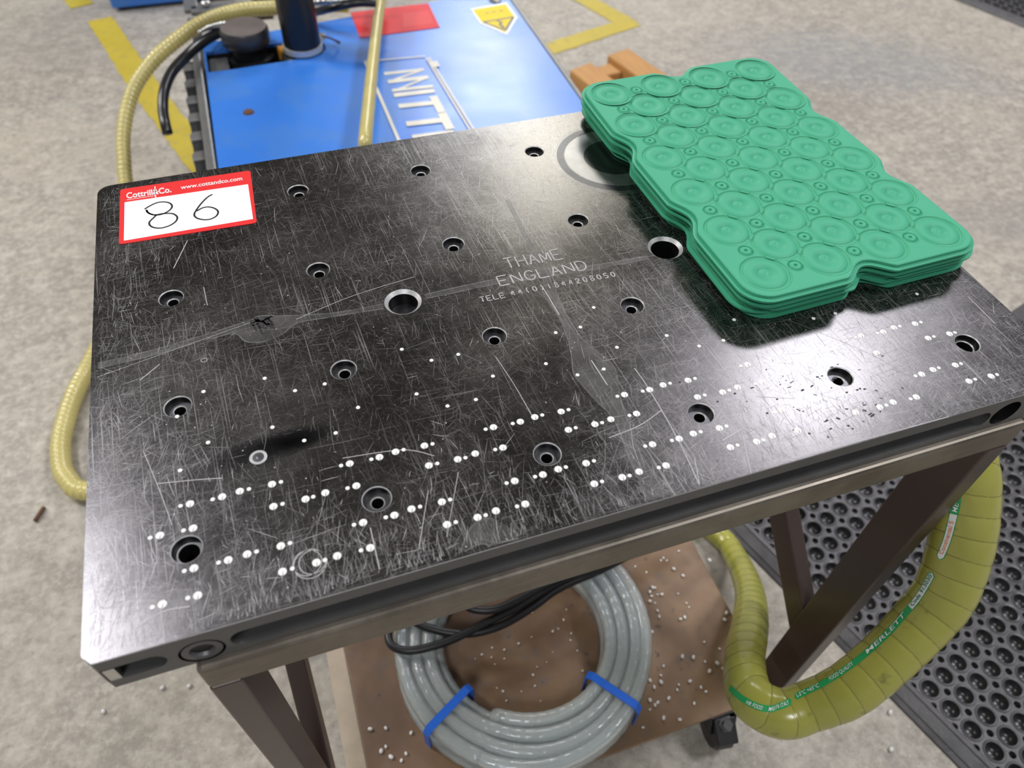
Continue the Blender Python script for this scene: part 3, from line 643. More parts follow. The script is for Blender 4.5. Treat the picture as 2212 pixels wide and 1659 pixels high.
for k in range(8000):
    t = random.random()
    if t < 0.38: x, y = random.uniform(XL, XR), YN + 0.02 + abs(random.gauss(0, 0.30))
    elif t < 0.55: x, y = XL + 0.02 + abs(random.gauss(0, 0.28)), random.uniform(YN, YT)
    elif t < 0.66: x, y = random.gauss(4.9, 0.5), random.uniform(YN, -2.2)
    else: x, y = random.uniform(XL, XR), random.uniform(YN, YT)
    m_ = random.random(); a = random.gauss(1.52, 0.22) if m_ < 0.5 else (random.gauss(0.05, 0.12) if m_ < 0.72 else random.uniform(0, PI))
    if t < 0.38 and random.random() < 0.6: a = random.gauss(1.45, 0.3)
    L = min(0.7, 0.03 * math.exp(random.gauss(0.75, 0.8))); dx, dy = math.cos(a) * L / 2, math.sin(a) * L / 2
    if not (inside(x - dx, y - dy) and inside(x + dx, y + dy)): continue
    if any((x - h[0]) ** 2 + (y - h[1]) ** 2 < (0.15 + L * 0.4) ** 2 for h in holes) and random.random() < 0.8: continue
    if any((x + dx * q - h[0]) ** 2 + (y + dy * q - h[1]) ** 2 < h[2] ** 2 for q in (-1, -.75, -.5, -.25, 0, .25, .5, .75, 1) for h in avoid): continue
    bend = random.gauss(0, 0.05) * L
    w = random.uniform(0.0012, 0.0034)
    ribbon(s1 if random.random() < 0.13 else s2, [(x - dx, y - dy), (x - dy / L * bend, y + dx / L * bend), (x + dx, y + dy)], [w * .5, w, w * .4], 0.0009)
for k in range(650):              # frayed short scores along the front edge
    x = random.uniform(XL + 0.05, XR - 0.3); y = YN + 0.012 + abs(random.gauss(0, 0.035)); L = random.uniform(0.02, 0.09); a = random.gauss(1.5, 0.22)
    if not (x < 1.9 or random.random() < 0.35): continue
    ribbon(s2 if random.random() < 0.7 else s1, [(x, y), (x + math.cos(a) * L, y + math.sin(a) * L)], [random.uniform(0.0015, 0.004), 0.0006], 0.0010)
for k in range(420):               # fine bright nicks
    x, y = random.uniform(XL, XR), random.uniform(YN, YT)
    if not inside(x, y) or any((x - h[0]) ** 2 + (y - h[1]) ** 2 < 0.012 for h in holes): continue
    r = random.uniform(0.002, 0.006); s1.add([(x + r * math.cos(q), y + r * math.sin(q), 0.001) for q in (0.3, 1.9, 3.4, 4.9)], [(0, 1, 2, 3)])
tag(s1.build('bright_scratches', M['scratch'], pl, recalc=False), kind='stuff'); tag(s2.build('faint_scratches', M['scratch2'], pl, recalc=False), kind='stuff')
gg = MB()
for k in range(24):
    u, v = random.uniform(540, 585), random.uniform(682, 708); a = random.uniform(-0.6, 1.2); L = random.uniform(8, 24)
    ribbon(gg, pz([(u, v), (u + L * math.cos(a), v + L * math.sin(a) * .8)]), 0.011, 0.0015)
for k in range(60):
    u, v = random.gauss(1780, 110), random.gauss(860, 45); a = random.uniform(-0.6, 0.4); L = random.uniform(2, 10)
    q = pz([(u, v), (u + L * math.cos(a), v + L * math.sin(a))])
    if all(inside(*p) for p in q): ribbon(gg, q, random.uniform(0.004, 0.012), 0.0015)
ribbon(gg, pz([(427, 691), (436, 687)]), 0.016, 0.0015)
tag(gg.build('gouges', M['gouge'], pl, recalc=False), kind='stuff')
# stamped lettering, single stroke
GL = {'T': [[(0, 1), (1, 1)], [(.5, 1), (.5, 0)]], 'H': [[(0, 0), (0, 1)], [(1, 0), (1, 1)], [(0, .5), (1, .5)]], 'A': [[(0, 0), (.5, 1), (1, 0)], [(.2, .38), (.8, .38)]],
      'M': [[(0, 0), (0, 1), (.5, .15), (1, 1), (1, 0)]], 'E': [[(1, 1), (0, 1), (0, 0), (1, 0)], [(0, .5), (.8, .5)]], 'N': [[(0, 0), (0, 1), (1, 0), (1, 1)]],
      'G': [[(.95, .8), (.75, .97), (.45, 1), (.15, .85), (0, .5), (.15, .15), (.45, 0), (.8, .05), (1, .25), (1, .45), (.6, .45)]], 'L': [[(0, 1), (0, 0), (1, 0)]],
      'D': [[(0, 0), (0, 1), (.5, 1), (.85, .85), (1, .5), (.85, .15), (.5, 0), (0, 0)]], '4': [[(.75, 0), (.75, 1), (0, .3), (1, .3)]], '1': [[(.2, .8), (.5, 1), (.5, 0)]],
      '0': [[(.5, 1), (.15, .85), (0, .5), (.15, .15), (.5, 0), (.85, .15), (1, .5), (.85, .85), (.5, 1)]], '8': [[(.5, .53), (.1, .7), (.2, .95), (.5, 1), (.8, .95), (.9, .7), (.5, .53), (0, .3), (.15, .05), (.5, 0), (.85, .05), (1, .3), (.5, .53)]],
      '2': [[(0, .8), (.25, 1), (.75, 1), (1, .75), (0, 0), (1, 0)]], '5': [[(.95, 1), (.1, 1), (.05, .55), (.6, .6), (1, .35), (.75, .03), (0, .05)]], '(': [[(.6, 1.05), (.3, .5), (.6, -.05)]], ')': [[(.4, 1.05), (.7, .5), (.4, -.05)]]}
def stamp(s, a, b, h, w, gap, sizes=None):
    mb = MB(); n_ = len(s); ad = (b[0] - a[0]) / n_; cw = ad * gap
    for i, ch in enumerate(s):
        if ch == ' ': continue
        x = a[0] + ad * i; y = a[1] + (b[1] - a[1]) * i / n_
        for l in GL[ch]:
            for c_, d_ in zip(l, l[1:]): ribbon(mb, [(x + c_[0] * cw, y + c_[1] * h), (x + d_[0] * cw, y + d_[1] * h)], w, 0.0016)
    return mb.build('stamped_lettering', M['scratch'], pl, recalc=False)
stamp('THAME', (2.295, -1.385), (2.745, -1.40), 0.115, 0.010, 0.74)
stamp('ENGLAND', (2.19, -1.545), (2.88, -1.56), 0.10, 0.010, 0.72)
stamp('TELE', (2.012, -1.665), (2.20, -1.668), 0.05, 0.007, 0.7)
stamp('44(0)1844208050', (2.235, -1.664), (3.04, -1.692), 0.05, 0.0085, 0.5)

# ------------------------------------------------------------------ lot sticker
def rquad(c, r, n=5):      # rounded quad outline from four corners
    out = []
    for k in range(4):
        p, a, b = Vector(c[k]), Vector(c[(k - 1) % 4]), Vector(c[(k + 1) % 4]); da, db = (a - p).normalized(), (b - p).normalized()
        for i in range(n + 1):
            t = i / n; out.append(tuple(p + da * r * (1 - t) ** 2 + db * r * t ** 2))
    return out
sq = pz([(260, 410), (541, 369), (555, 482), (257, 529)]); ip = pz([(269.5, 438), (536, 399), (547, 474), (268, 521)])
sk = empty('lot_sticker', (0.15, 0.05, 0), 'red bordered white sticker with handwritten 86 on the dark plate corner', 'sticker')
mb = MB(); mb.prism(rquad(sq, 0.03), 0.001, 0.004); mb.build('red_border', M['sticker_red'], sk)
mb = MB(); mb.prism(rquad(ip, 0.006), 0.004, 0.0048); mb.build('white_panel', M['paper'], sk)
mb = MB()
def tq(s, p0, p1, hpx, bold=0.0):
    a, b = at(*p0, 0), at(*p1, 0); c1 = at(p0[0] - 1, p0[1] - hpx, 0); text_quad(mb, s, a, b, (c1[0] - a[0], c1[1] - a[1]), 0.0052, bold=bold)
tq('Cottrill&Co.', (274, 430), (371, 416), 12, 0.02); tq('www.cottandco.com', (391, 410), (524, 390), 8, 0.015)
ribbon(mb, pz([(274, 433), (335, 424)]), 0.006, 0.0052); ribbon(mb, pz([(335, 404), (337, 430)]), 0.008, 0.0052)
mb.build('printed_lettering', M['print_white'], sk, recalc=False)
mb = MB(); k6 = 1 / 3.687
def pen(l): ribbon(mb, spline2(pz([(180 + x * k6, 350 + y * k6) for x, y in l]), 6), 0.014, 0.0054)
pen([(490, 380), (530, 355), (590, 328), (650, 322), (695, 335), (708, 362), (680, 395), (620, 422), (560, 425), (515, 405), (505, 385), (520, 410), (570, 425), (640, 415), (710, 415), (748, 440), (740, 475), (690, 510), (620, 530), (560, 525), (530, 505), (530, 480), (560, 450), (585, 425)])
pen([(1030, 262), (990, 285), (940, 335), (900, 390), (885, 425), (905, 450), (955, 463), (1010, 460), (1060, 435), (1075, 400), (1050, 375), (1000, 362), (950, 370), (905, 395)])
mb.build('handwritten_number', M['ink'], sk, recalc=False)

# ------------------------------------------------------------------ green silicone mats
PX_, PY_ = 0.4806, 0.2436
def mat_outline(x0=3.776, y0=0.2175, inset=0.0):
    m_ = 0.245 - inset; w, h = 3 * PX_, 10 * PY_; out = []
    def edge(a, b, nrm, notches, depth, hw):
        L = math.dist(a, b); k = 60; res = []
        for i in range(k + 1):
            t = i / k * L; dd = 0
            for c in notches:
                q = abs(t - c * L)
                if q < hw: dd = max(dd, depth * (0.5 + 0.5 * math.cos(PI * q / hw)) ** 0.8)
            res.append((a[0] + (b[0] - a[0]) * t / L - nrm[0] * dd, a[1] + (b[1] - a[1]) * t / L - nrm[1] * dd))
        return res
    r = 0.21; xl, xr, yb, yf = -m_, w + m_, m_, -h - m_
    def arc(cx, cy, a0): return [(cx + r * math.cos(a0 + k * PI / 16), cy + r * math.sin(a0 + k * PI / 16)) for k in range(1, 8)]
    out += edge((xl + r, yb), (xr - r, yb), (0, 1), [0.5], 0.11, 0.20); out += arc(xr - r, yb - r, 0)[::-1]
    out += edge((xr, yb - r), (xr, yf + r), (1, 0), [0.304, 0.696], 0.085, 0.21); out += arc(xr - r, yf + r, -PI / 2)[::-1]
    out += edge((xr - r, yf), (xl + r, yf), (0, -1), [0.5], 0.12, 0.20); out += arc(xl + r, yf + r, PI)[::-1]
    out += edge((xl, yf + r), (xl, yb - r), (-1, 0), [0.304, 0.696], 0.085, 0.21); out += arc(xl + r, yb - r, PI / 2)[::-1]
    return [(x0 + a, y0 + b) for a, b in out]
def mat_body(dx, dy, z0, th, rot, lift, cut=None):
    """layered lip: base flange, waist, rounded top edge; lift raises the far end a little"""
    ol = mat_outline(); c0 = (4.5, -0.95); ca, sa = math.cos(rot), math.sin(rot)
    def tf(p, z):
        x, y = p[0] - c0[0], p[1] - c0[1]; q = max(0, (p[1] + 0.9) / 1.5)
        return (c0[0] + ca * x - sa * y + dx, c0[1] + sa * x + ca * y + dy, z + lift * q * q)
    def ins(d):
        n = len(ol); res = []
        for i in range(n):
            a, b = ol[(i - 1) % n], ol[(i + 1) % n]; ex, ey = b[0] - a[0], b[1] - a[1]; L = math.hypot(ex, ey) or 1
            res.append((ol[i][0] + ey / L * d, ol[i][1] - ex / L * d))
        return res
    layers = [(ins(0.006), z0), (ins(0.0), z0 + th * 0.15), (ins(0.0), z0 + th * 0.42), (ins(0.026), z0 + th * 0.5), (ins(0.026), z0 + th * 0.7), (ins(0.028), z0 + th * 0.92), (ins(0.036), z0 + th)]
    n = len(ol); mb = MB(); vs = [tf(p, z) for l, z in layers for p in l]; fs = []
    for k in range(len(layers) - 1):
        for i in range(n): fs.append((k * n + i, k * n + (i + 1) % n, k * n + n + (i + 1) % n, k * n + n + i))
    mb.add(vs, fs)
    for l, z in (layers[-1], layers[0]):
        lps = [l]
        if cut and z > z0 + th / 2: lps += [circ(x, y, r_, 32) for x, y, r_ in cut]
        ft = [p for q in lps for p in q]
        mb.add([tf(p, z) for p in ft], [tuple(t) for t in tessellate_polygon([[Vector((x, y, 0)) for x, y in q] for q in lps])])
    return mb, tf
TH = 0.05; labels = ['bottom green silicone mat lying directly on the steel plate', 'green silicone mat second from the bottom of the stack', 'green silicone mat in the middle of the stack', 'green silicone mat just under the topmost one', 'topmost green silicone mat with its round cups and studs showing']
offs = [(0.075, 0.055, 0.0, 0.0, 0.0), (0.03, 0.06, TH, -0.012, 0.01), (0.075, 0.03, 2 * TH, 0.010, 0.02), (0.006, 0.012, 3 * TH + 0.004, 0.004, 0.035), (0.0, 0.0, 4 * TH + 0.008, 0.0, 0.05)]
for i, (dx, dy, z, rot, lift) in enumerate(offs):
    cut = None
    if i == 4:
        cut = []
        for j in range(11):
            for k in range(3 if j % 2 else 4): cut.append((3.776 + (k + 0.5 * (j % 2)) * PX_, 0.2175 - j * PY_, 0.182))
            for k in range(4 if j % 2 else 3): cut.append((3.776 + (k + (0.0 if j % 2 else 0.5)) * PX_, 0.2175 - j * PY_, 0.063))
    mb, tf = mat_body(dx + (0.030 if i < 4 else 0), dy + (0.018 if i < 4 else 0), z + 0.002, TH, rot + (0.025 if i < 4 else 0), lift, cut)
    if i < 4:
        o = mb.build('silicone_mat', M['green'], smooth=False); tag(o, labels[i], 'mat', 'stacked green silicone mats')
        continue
    root = empty('silicone_mat', (3.776, 0.2175, z), labels[i], 'mat', 'stacked green silicone mats')
    root.rotation_euler.z = 0.025
    mb.build('mat_body', M['green'], root)
    zt = z + 0.002 + TH; protoc = protos = None
    def cupmesh(x, y):
        c = MB(); R = 0.1822
        c.lathe((x, y, zt), [(R, 0.0), (R - 0.004, 0.0035), (R - 0.008, 0.0035), (R - 0.012, 0.0)], 44, 0, caps=False)
        c.lathe((x, y, zt), [(R - 0.012, 0.0), (R - 0.018, -0.009), (R - 0.026, -0.010), (R - 0.032, -0.004)], 44, 1, caps=False)
        c.lathe((x, y, zt), [(R - 0.032, -0.004), (R - 0.037, 0.001), (0.11, 0.0035), (0.054, 0.0025), (0.050, -0.004), (0.044, -0.005)], 44, 0, caps=False)
        c.lathe((x, y, zt), [(0.044, -0.005), (0.034, -0.002), (0.020, 0.005), (0.008, 0.004), (0.0005, -0.002)], 24, 0, caps=False)
        return c
    def studmesh(x, y):
        c = MB(); c.lathe((x, y, zt), [(0.0632, 0.0), (0.060, 0.003), (0.056, 0.003), (0.053, -0.003)], 28, 0, caps=False)
        c.lathe((x, y, zt), [(0.053, -0.003), (0.051, -0.012), (0.045, -0.012), (0.043, -0.003)], 28, 1, caps=False)
        c.lathe((x, y, zt), [(0.043, -0.003), (0.036, 0.007), (0.026, 0.009), (0.013, 0.005)], 28, 0, caps=False); c.lathe((x, y, zt), [(0.013, 0.005), (0.010, -0.008), (0.0005, -0.010)], 16, 1, caps=False)
        return c
    for j in range(11):
        odd = j % 2; y = 0.2175 - j * PY_
        for k in range(3 if odd else 4):
            x = 3.776 + (k + 0.5 * odd) * PX_; q = max(0, (y + 0.9) / 1.5); g = lift * q * q
            if protoc is None: protoc = cupmesh(x, y).build('cup', [M['green'], M['green2']], root, smooth=True, origin=(x, y, zt), recalc=False); protoc.location.z += g * U
            else: o = dup(protoc, root, (x, y, zt)); o.location.z += g * U
        for k in range(4 if odd else 3):
            x = 3.776 + (k + (0.0 if odd else 0.5)) * PX_; q = max(0, (y + 0.9) / 1.5); g = lift * q * q
            if protos is None: protos = studmesh(x, y).build('stud', [M['green'], M['green2']], root, smooth=True, origin=(x, y, zt), recalc=False); protos.location.z += g * U
            else: o = dup(protos, root, (x, y, zt)); o.location.z += g * U

# ------------------------------------------------------------------ olive hose with its printed stripe
def zp(u, v, z, w):
    p = at(u, v, z); d = sum(RM[2][i] * (p[i] - CC[i]) for i in range(3)); return (*p, w * d / F / 2)
ctrl = [(4.2, 1.6, -6.2, .15), (5.1, 0.4, -6.18, .15), zp(1545, 1150, -6.17, 46), zp(1585, 1197, -6.0, 49), zp(1617, 1270, -5.35, 60), zp(1621, 1344, -4.6, 76), zp(1608, 1425, -4.05, 86), zp(1622, 1503, -3.72, 99), zp(1685, 1541, -3.62, 103),
        zp(1750, 1525, -3.5, 103), zp(1830, 1491, -3.25, 111), zp(1909, 1427, -2.95, 113), zp(1990, 1345, -2.6, 119), zp(2042, 1278, -2.3, 123), zp(2075, 1179, -1.9, 128), zp(2086, 1085, -1.55, 131), zp(2082, 1000, -1.26, 131), (5.55, -2.8, -1.0, .24), (5.56, -2.0, -0.9, .24)]
DS = 0.02
path = catmull(ctrl, DS); fr_ = frames(path)
hf = []
for i, (P, N, B, r) in enumerate(fr_): hf.append((P, N, B, r))
NS = 48; mb = MB(); PITCH = 0.205
vs = []; mis = []
def hose_r(i, a, r):
    ph = ((i * DS) / PITCH + a / (2 * PI) * 0.0 + 0.5) % 1.0; d = abs(ph - 0.5) * PITCH
    k = 1.0 + 0.012 * math.sin(PI * ph) - (0.016 if d > PITCH * 0.5 - 0.012 else 0)
    return r * k
for i, (P, N, B, r) in enumerate(hf):
    for t in range(NS):
        a = 2 * PI * t / NS; ii = i + 4.5 * math.sin(a); rr = hose_r(ii, a, r); vs.append(P + N * (rr * math.cos(a)) + B * (rr * math.sin(a)))
fs = [(k * NS + t, k * NS + (t + 1) % NS, k * NS + NS + (t + 1) % NS, k * NS + NS + t) for k in range(len(hf) - 1) for t in range(NS)]
mb.add(vs, fs)
hose = empty('vacuum_hose', tuple(hf[0][0]), 'thick olive ribbed hose with green printed stripe looping round the trolley leg', 'hose')
hb = mb.build('hose_wall', M['olive'], hose, smooth=True)
ri = MB(); acc = PITCH * 0.5          # spiral reinforcement lines, slightly sunk
k_ = 0
while True:
    i0 = (k_ + 0.5) * PITCH / DS
    if i0 + 6 > len(hf) - 1: break
    if i0 > 6:
        L_, R_ = [], []
        for t in range(NS + 1):
            a = 2 * PI * t / NS; ii = i0 - 4.5 * math.sin(a); j0 = int(ii); ff = ii - j0; P, N, B, r = hf[j0]; P2, N2, B2, r2 = hf[j0 + 1]
            C_ = P.lerp(P2, ff); T_ = (P2 - P).normalized(); rr = (r + (r2 - r) * ff) * 0.9995
            q = C_ + (N * math.cos(a) + B * math.sin(a)) * rr; L_.append(q - T_ * 0.0032); R_.append(q + T_ * 0.0032)
        ri.add(L_ + R_, [(t, t + 1, NS + 1 + t + 1, NS + 1 + t) for t in range(NS)])
    k_ += 1
ri.build('spiral_rib', M['rib_dark'], hose, recalc=False)
# the stripe: where the photograph's stripe points meet the hose wall
spx = [(1573, 1484), (1580, 1500), (1594, 1514), (1614, 1524), (1640, 1527), (1672, 1521), (1700, 1513), (1724, 1503), (1765, 1482), (1806, 1459), (1850, 1428), (1885, 1400), (1920, 1366), (1955, 1327), (1985, 1287), (2012, 1243), (2034, 1198), (2048, 1160), (2057, 1120), (2064, 1090), (2072, 1050)]
cand = []
for i in range(60, len(hf) - 5, 2):
    P, N, B, r = hf[i]; vw = Vector(CC) - P
    for t in range(144):
        a = 2 * PI * t / 144; d = N * math.cos(a) + B * math.sin(a)
        if d.dot(vw) > 0.02: cand.append((*pr(P + d * r), i, a))
sp = []
for u, v in spx:
    b_ = min(cand, key=lambda c: (c[0] - u) ** 2 + (c[1] - v) ** 2); sp.append([b_[2], b_[3]])
for k in range(1, len(sp)):
    while sp[k][1] - sp[k - 1][1] > PI: sp[k][1] -= 2 * PI
    while sp[k][1] - sp[k - 1][1] < -PI: sp[k][1] += 2 * PI
sp = [s for k, s in enumerate(sp) if k == 0 or s[0] > sp[k - 1][0]]
def phi(i):
    if i <= sp[0][0]: return sp[0][1]
    for a, b in zip(sp, sp[1:]):
        if i <= b[0]: return a[1] + (b[1] - a[1]) * (i - a[0]) / (b[0] - a[0])
    return sp[-1][1]
def sphi(i): return sum(phi(i + d) for d in range(-12, 13, 3)) / 9
def hp(i, a, off):
    i = max(0, min(len(hf) - 1.001, i)); j = int(i); t = i - j; P, N, B, r = hf[j]; P2, N2, B2, r2 = hf[j + 1]
    d = (N.lerp(N2, t) * math.cos(a) + B.lerp(B2, t) * math.sin(a)).normalized(); return P.lerp(P2, t) + d * ((r + (r2 - r) * t) * 1.012 + off)
def ipx(u, v):
    b_ = min(cand, key=lambda c: (c[0] - u) ** 2 + (c[1] - v) ** 2); return b_[2]
# which way is up for the print
im = ipx(1850, 1428); q0, q1, q2 = pr(hp(im, sphi(im), 0)), pr(hp(im + 10, sphi(im + 10), 0)), pr(hp(im, sphi(im) + 0.1, 0))
cr = (q1[0] - q0[0]) * (q2[1] - q0[1]) - (q1[1] - q0[1]) * (q2[0] - q0[0]); SG = 1 if cr < 0 else -1
BW = 0.060
def strip(mb, i0, i1, w, off, r0=False, r1=False):
    n = max(8, int(abs(i1 - i0) / 1.5)); vs = []
    for k in range(n + 1):
        i = i0 + (i1 - i0) * k / n; s0, s1_ = (i - i0) * DS, (i1 - i) * DS; ww = w / 2
        if r0 and s0 < w / 2: ww = math.sqrt(max(0, (w / 2) ** 2 - (w / 2 - s0) ** 2))
        if r1 and s1_ < w / 2: ww = math.sqrt(max(0, (w / 2) ** 2 - (w / 2 - s1_) ** 2))
        r = hf[min(int(i), len(hf) - 1)][3]; a = sphi(i)
        for e in (-1, -0.33, 0.33, 1): vs.append(hp(i, a + SG * e * ww / r, off))
    mb.add(vs, [(k * 4 + j, k * 4 + j + 1, k * 4 + 5 + j, k * 4 + 4 + j) for k in range(n) for j in range(3)])
def words(mb, s, i0, i1, h, off, bold=0.02, shear=0.0):
    v, f = text_flat(s, bold, shear); w = max(p[0] for p in v)
    vs = []
    for x, y in v:
        i = i0 + (i1 - i0) * x / w; r = hf[min(int(i), len(hf) - 1)][3]; vs.append(hp(i, sphi(i) + SG * (y - 0.5) * h / r, off))
    WM[0] += 1; mb.add(vs, f)
WM = [0]
g0, g1 = ipx(1574, 1487), ipx(1708, 1510); h0, h1 = ipx(1717, 1506), ipx(1966, 1315); c1 = ipx(2017, 1236); d0, d1, e1 = ipx(2030, 1207), ipx(2059, 1113), ipx(2074, 1040)
mb = MB(); strip(mb, g0, g1, BW, 0.002, False, True); strip(mb, h0, h1, BW, 0.002, True, False); strip(mb, h1 - 1, c1 + 0.4, BW * 1.04, 0.002, False, True); strip(mb, d0 - 0.4, d1 + 1, BW * 1.04, 0.002, True, False); strip(mb, d1, e1, BW, 0.002)
st_ = mb.build('printed_stripe', M['print_green'], hose, recalc=False, smooth=True)
mb = MB(); strip(mb, h1, c1, BW * 0.84, 0.0035, False, True); strip(mb, d0, d1, BW * 0.84, 0.0035, True, False); mb.build('white_field', M['print_white'], st_, recalc=False, smooth=True)
LT = BW * 0.58
def lettering(t, i0, i1, h, mat, bold=0.02, shear=0.0):
    mb = MB(); words(mb, t, i0, i1, h, 0.010, bold, shear); mb.build('lettering', M[mat], st_, recalc=False)
for t, p, q, bo, sh in (('MERLETT', (1876, 1408), (1955, 1328), 0.006, 0.1), ('FOOD QUALITY', (1789, 1469), (1846, 1431), 0.006, 0.1), ('L-5\u00b0C +65\u00b0C', (1722, 1503), (1770, 1479), 0.006, 0), ('MADE IN ITALY', (1663, 1522), (1705, 1511), 0.006, 0), ('HR FOOD', (1614, 1524), (1646, 1526), 0.006, 0)):
    lettering(t, ipx(*p), ipx(*q), LT, 'print_white', bo, sh)
lettering('ME', d1 + 2, d1 + 7, LT, 'print_white', 0.006, 0.1)
lettering('Code 913030', h1 + 1.2, c1 - 1.0, LT * 0.95, 'print_deep', 0.01)
lettering('Continental S', d0 + 3.0, d1 - 3.5, LT * 0.9, 'print_orange', 0.01)

# ------------------------------------------------------------------ amber hose from the machine round to the trolley
def dp(u, v, d, w): p = dep(u, v, d); return (*p, w * d / F / 2)
def ribbed_hose(name, ctrl, pitch, amp, mat, label, n=18, ds=None):
    ds = ds or pitch / 5; pth = catmull(ctrl, ds); fr2 = frames(pth); mb = MB(); mb.tube(ribs(fr2, ds, pitch, amp), n)
    o = mb.build(name, mat, smooth=True, recalc=True); return tag(o, label, 'hose')
cA = [dp(640, 12, 15.6, 30), dp(590, 17, 15.4, 30), dp(530, 21, 15.2, 30), dp(477, 33, 15.0, 30), dp(430, 53, 14.7, 30), dp(390, 80, 14.5, 30), dp(345, 117, 14.3, 30), dp(312, 155, 14.2, 29), dp(288, 195, 14.1, 29), dp(273, 245, 14.0, 29), dp(266, 300, 13.9, 29), dp(268, 350, 13.8, 29), dp(272, 400, 13.7, 30)]
b0 = cA[-1]
cA += [(-1.9, 6.6, -5.2, .13), (-2.5, 5.9, -5.85, .14)] + [zp(u, v, FZ + .16, w) for u, v, w in ((193, 790, 37), (163, 848, 38), (145, 899, 39), (132, 955, 40), (134, 1010, 41), (150, 1040, 42), (178, 1060, 42))] + [(-2.4, 2.3, FZ + .16, .15), (-0.8, 1.9, FZ + .16, .15), (1.0, 2.0, FZ + .16, .15)]
ribbed_hose('suction_hose', cA, 0.095, 0.05, M['amber'], 'long amber ribbed hose arching off the blue machine and curling under the plate')
cB = [dp(828, -30, 14.8, 22), dp(820, 20, 14.2, 22), dp(812, 80, 13.3, 24), dp(804, 150, 12.5, 26), dp(796, 230, 11.6, 28.5), dp(789, 305, 10.9, 30.5), (2.15, 4.8, -2.86, .1), (2.05, 4.1, -2.86, .1), (2.0, 3.5, -2.95, .1), (2.0, 3.15, -3.6, .1)]
ribbed_hose('suction_hose', cB, 0.06, 0.02, M['amber'], 'straight amber hose lying across the blue machine lettering')
cC = [dp(490, 64, 14.1, 22), dp(466, 74, 13.8, 22), dp(434, 94, 13.4, 22), dp(402, 122, 13.0, 22), dp(372, 155, 12.8, 22), dp(355, 195, 12.6, 22), dp(352, 235, 12.5, 22), dp(357, 268, 12.4, 22), dp(363, 291, 12.4, 22)]
pth = catmull(cC, 0.04); mb = MB(); mb.tube(frames(pth), 20); tag(mb.build('drain_hose', M['rubber'], smooth=True), 'short black rubber hose with an open end hanging over the floor', 'hose')

# ------------------------------------------------------------------ blue machine
MZ = -3.0
def az(u, v, z=MZ): return at(u, v, z)[:2]
mc = empty('vacuum_unit', (3.0, 7.5, FZ), 'blue topped machine with cream lettering on the floor behind the plate', 'machine')
mb = MB(); mb.prism([(-0.02, 3.92), (6.0, 3.92), (6.2, 10.5), (0.03, 9.62)], FZ + 0.25, MZ - 0.45); mb.build('housing', M['dark_metal'], mc, bevel=0.04)
for x, y in ((0.4, 4.4), (5.6, 4.4), (0.4, 9.2), (5.8, 9.9)):
    mb = MB(); mb.lathe((x, y, FZ), [(0.22, 0), (0.22, 0.05), (0.12, 0.12), (0.12, 0.26)], 20); mb.build('foot', M['rubber'], mc)
tp = [(0.0, 3.9), (6.02, 3.9), (6.22, 10.55), (0.05, 9.66)]
opening = [(0.45, 8.5), (1.95, 8.58), (2.1, 8.66), (2.2, 8.82), (2.22, 9.0), (2.15, 9.2), (2.0, 9.3), (0.5, 9.3), (0.08, 9.3), (0.08, 8.5)]
loops = [[Vector((x, y, 0)) for x, y in l] for l in (tp, opening)]; tri = [tuple(t) for t in tessellate_polygon(loops)]; fl_ = [p for l in loops for p in l]
mb = MB(); mb.add([(p.x, p.y, MZ) for p in fl_], tri)
n4 = len(tp); mb.add([(x, y, z) for z in (MZ, MZ - 0.06) for x, y in tp], [(i, (i + 1) % 4, 4 + (i + 1) % 4, 4 + i) for i in range(4)])
no = len(opening); mb.add([(x, y, z) for z in (MZ, MZ - 0.06) for x, y in opening], [(i, (i + 1) % no, no + (i + 1) % no, no + i) for i in range(no)])
mb.build('top_sheet', M['blue'], mc, recalc=False)
mb = MB(); mb.add([(x, y, z) for z in (MZ - 0.06, MZ - 0.44) for x, y in opening], [(i, (i + 1) % no, no + (i + 1) % no, no + i) for i in range(no)] + [tuple(range(no, 2 * no))]); mb.build('recess', M['black'], mc, recalc=False)
mb = MB(); mb.box(0.09, 0.44, 8.5, 9.29, MZ - 0.40, MZ - 0.12); mb.build('recess_panel', M['grey_metal'], mc, bevel=0.02)
mb = MB(); mb.box(-0.16, -0.012, 3.9, 9.64, MZ - 0.42, MZ + 0.01); mb.build('side_rail', M['grey_metal'], mc, bevel=0.03)
mb = MB(); mb.bar((6.08, 3.9, MZ - 0.1), (6.28, 10.55, MZ - 0.1), 0.09, 0.2); mb.build('side_rail', M['grey_metal'], mc, bevel=0.02)
mb = MB(); mb.prism([(0.06, 9.63), (6.2, 10.52), (6.2, 10.56), (0.06, 9.67)], MZ - 0.45, MZ - 0.07); mb.build('rear_skirt', M['dark_metal'], mc)
mb = MB(); mb.box(-0.34, -0.165, 3.9, 9.3, MZ - 0.6, MZ - 0.14); mb.build('cable_trunk', M['dark_metal'], mc)
y = 4.1; tab = None
while y < 9.2:
    if tab is None:
        mb = MB(); mb.prism([(-0.36, y), (-0.17, y), (-0.17, y + 0.26), (-0.33, y + 0.26), (-0.37, y + 0.16), (-0.365, y + 0.06)], MZ - 0.30, MZ - 0.10); tab = mb.build('trunk_tab', M['grey_metal'], mc, origin=(-0.2, y, MZ), bevel=0.015)
    else: dup(tab, mc, (-0.2, y, MZ))
    y += 0.60
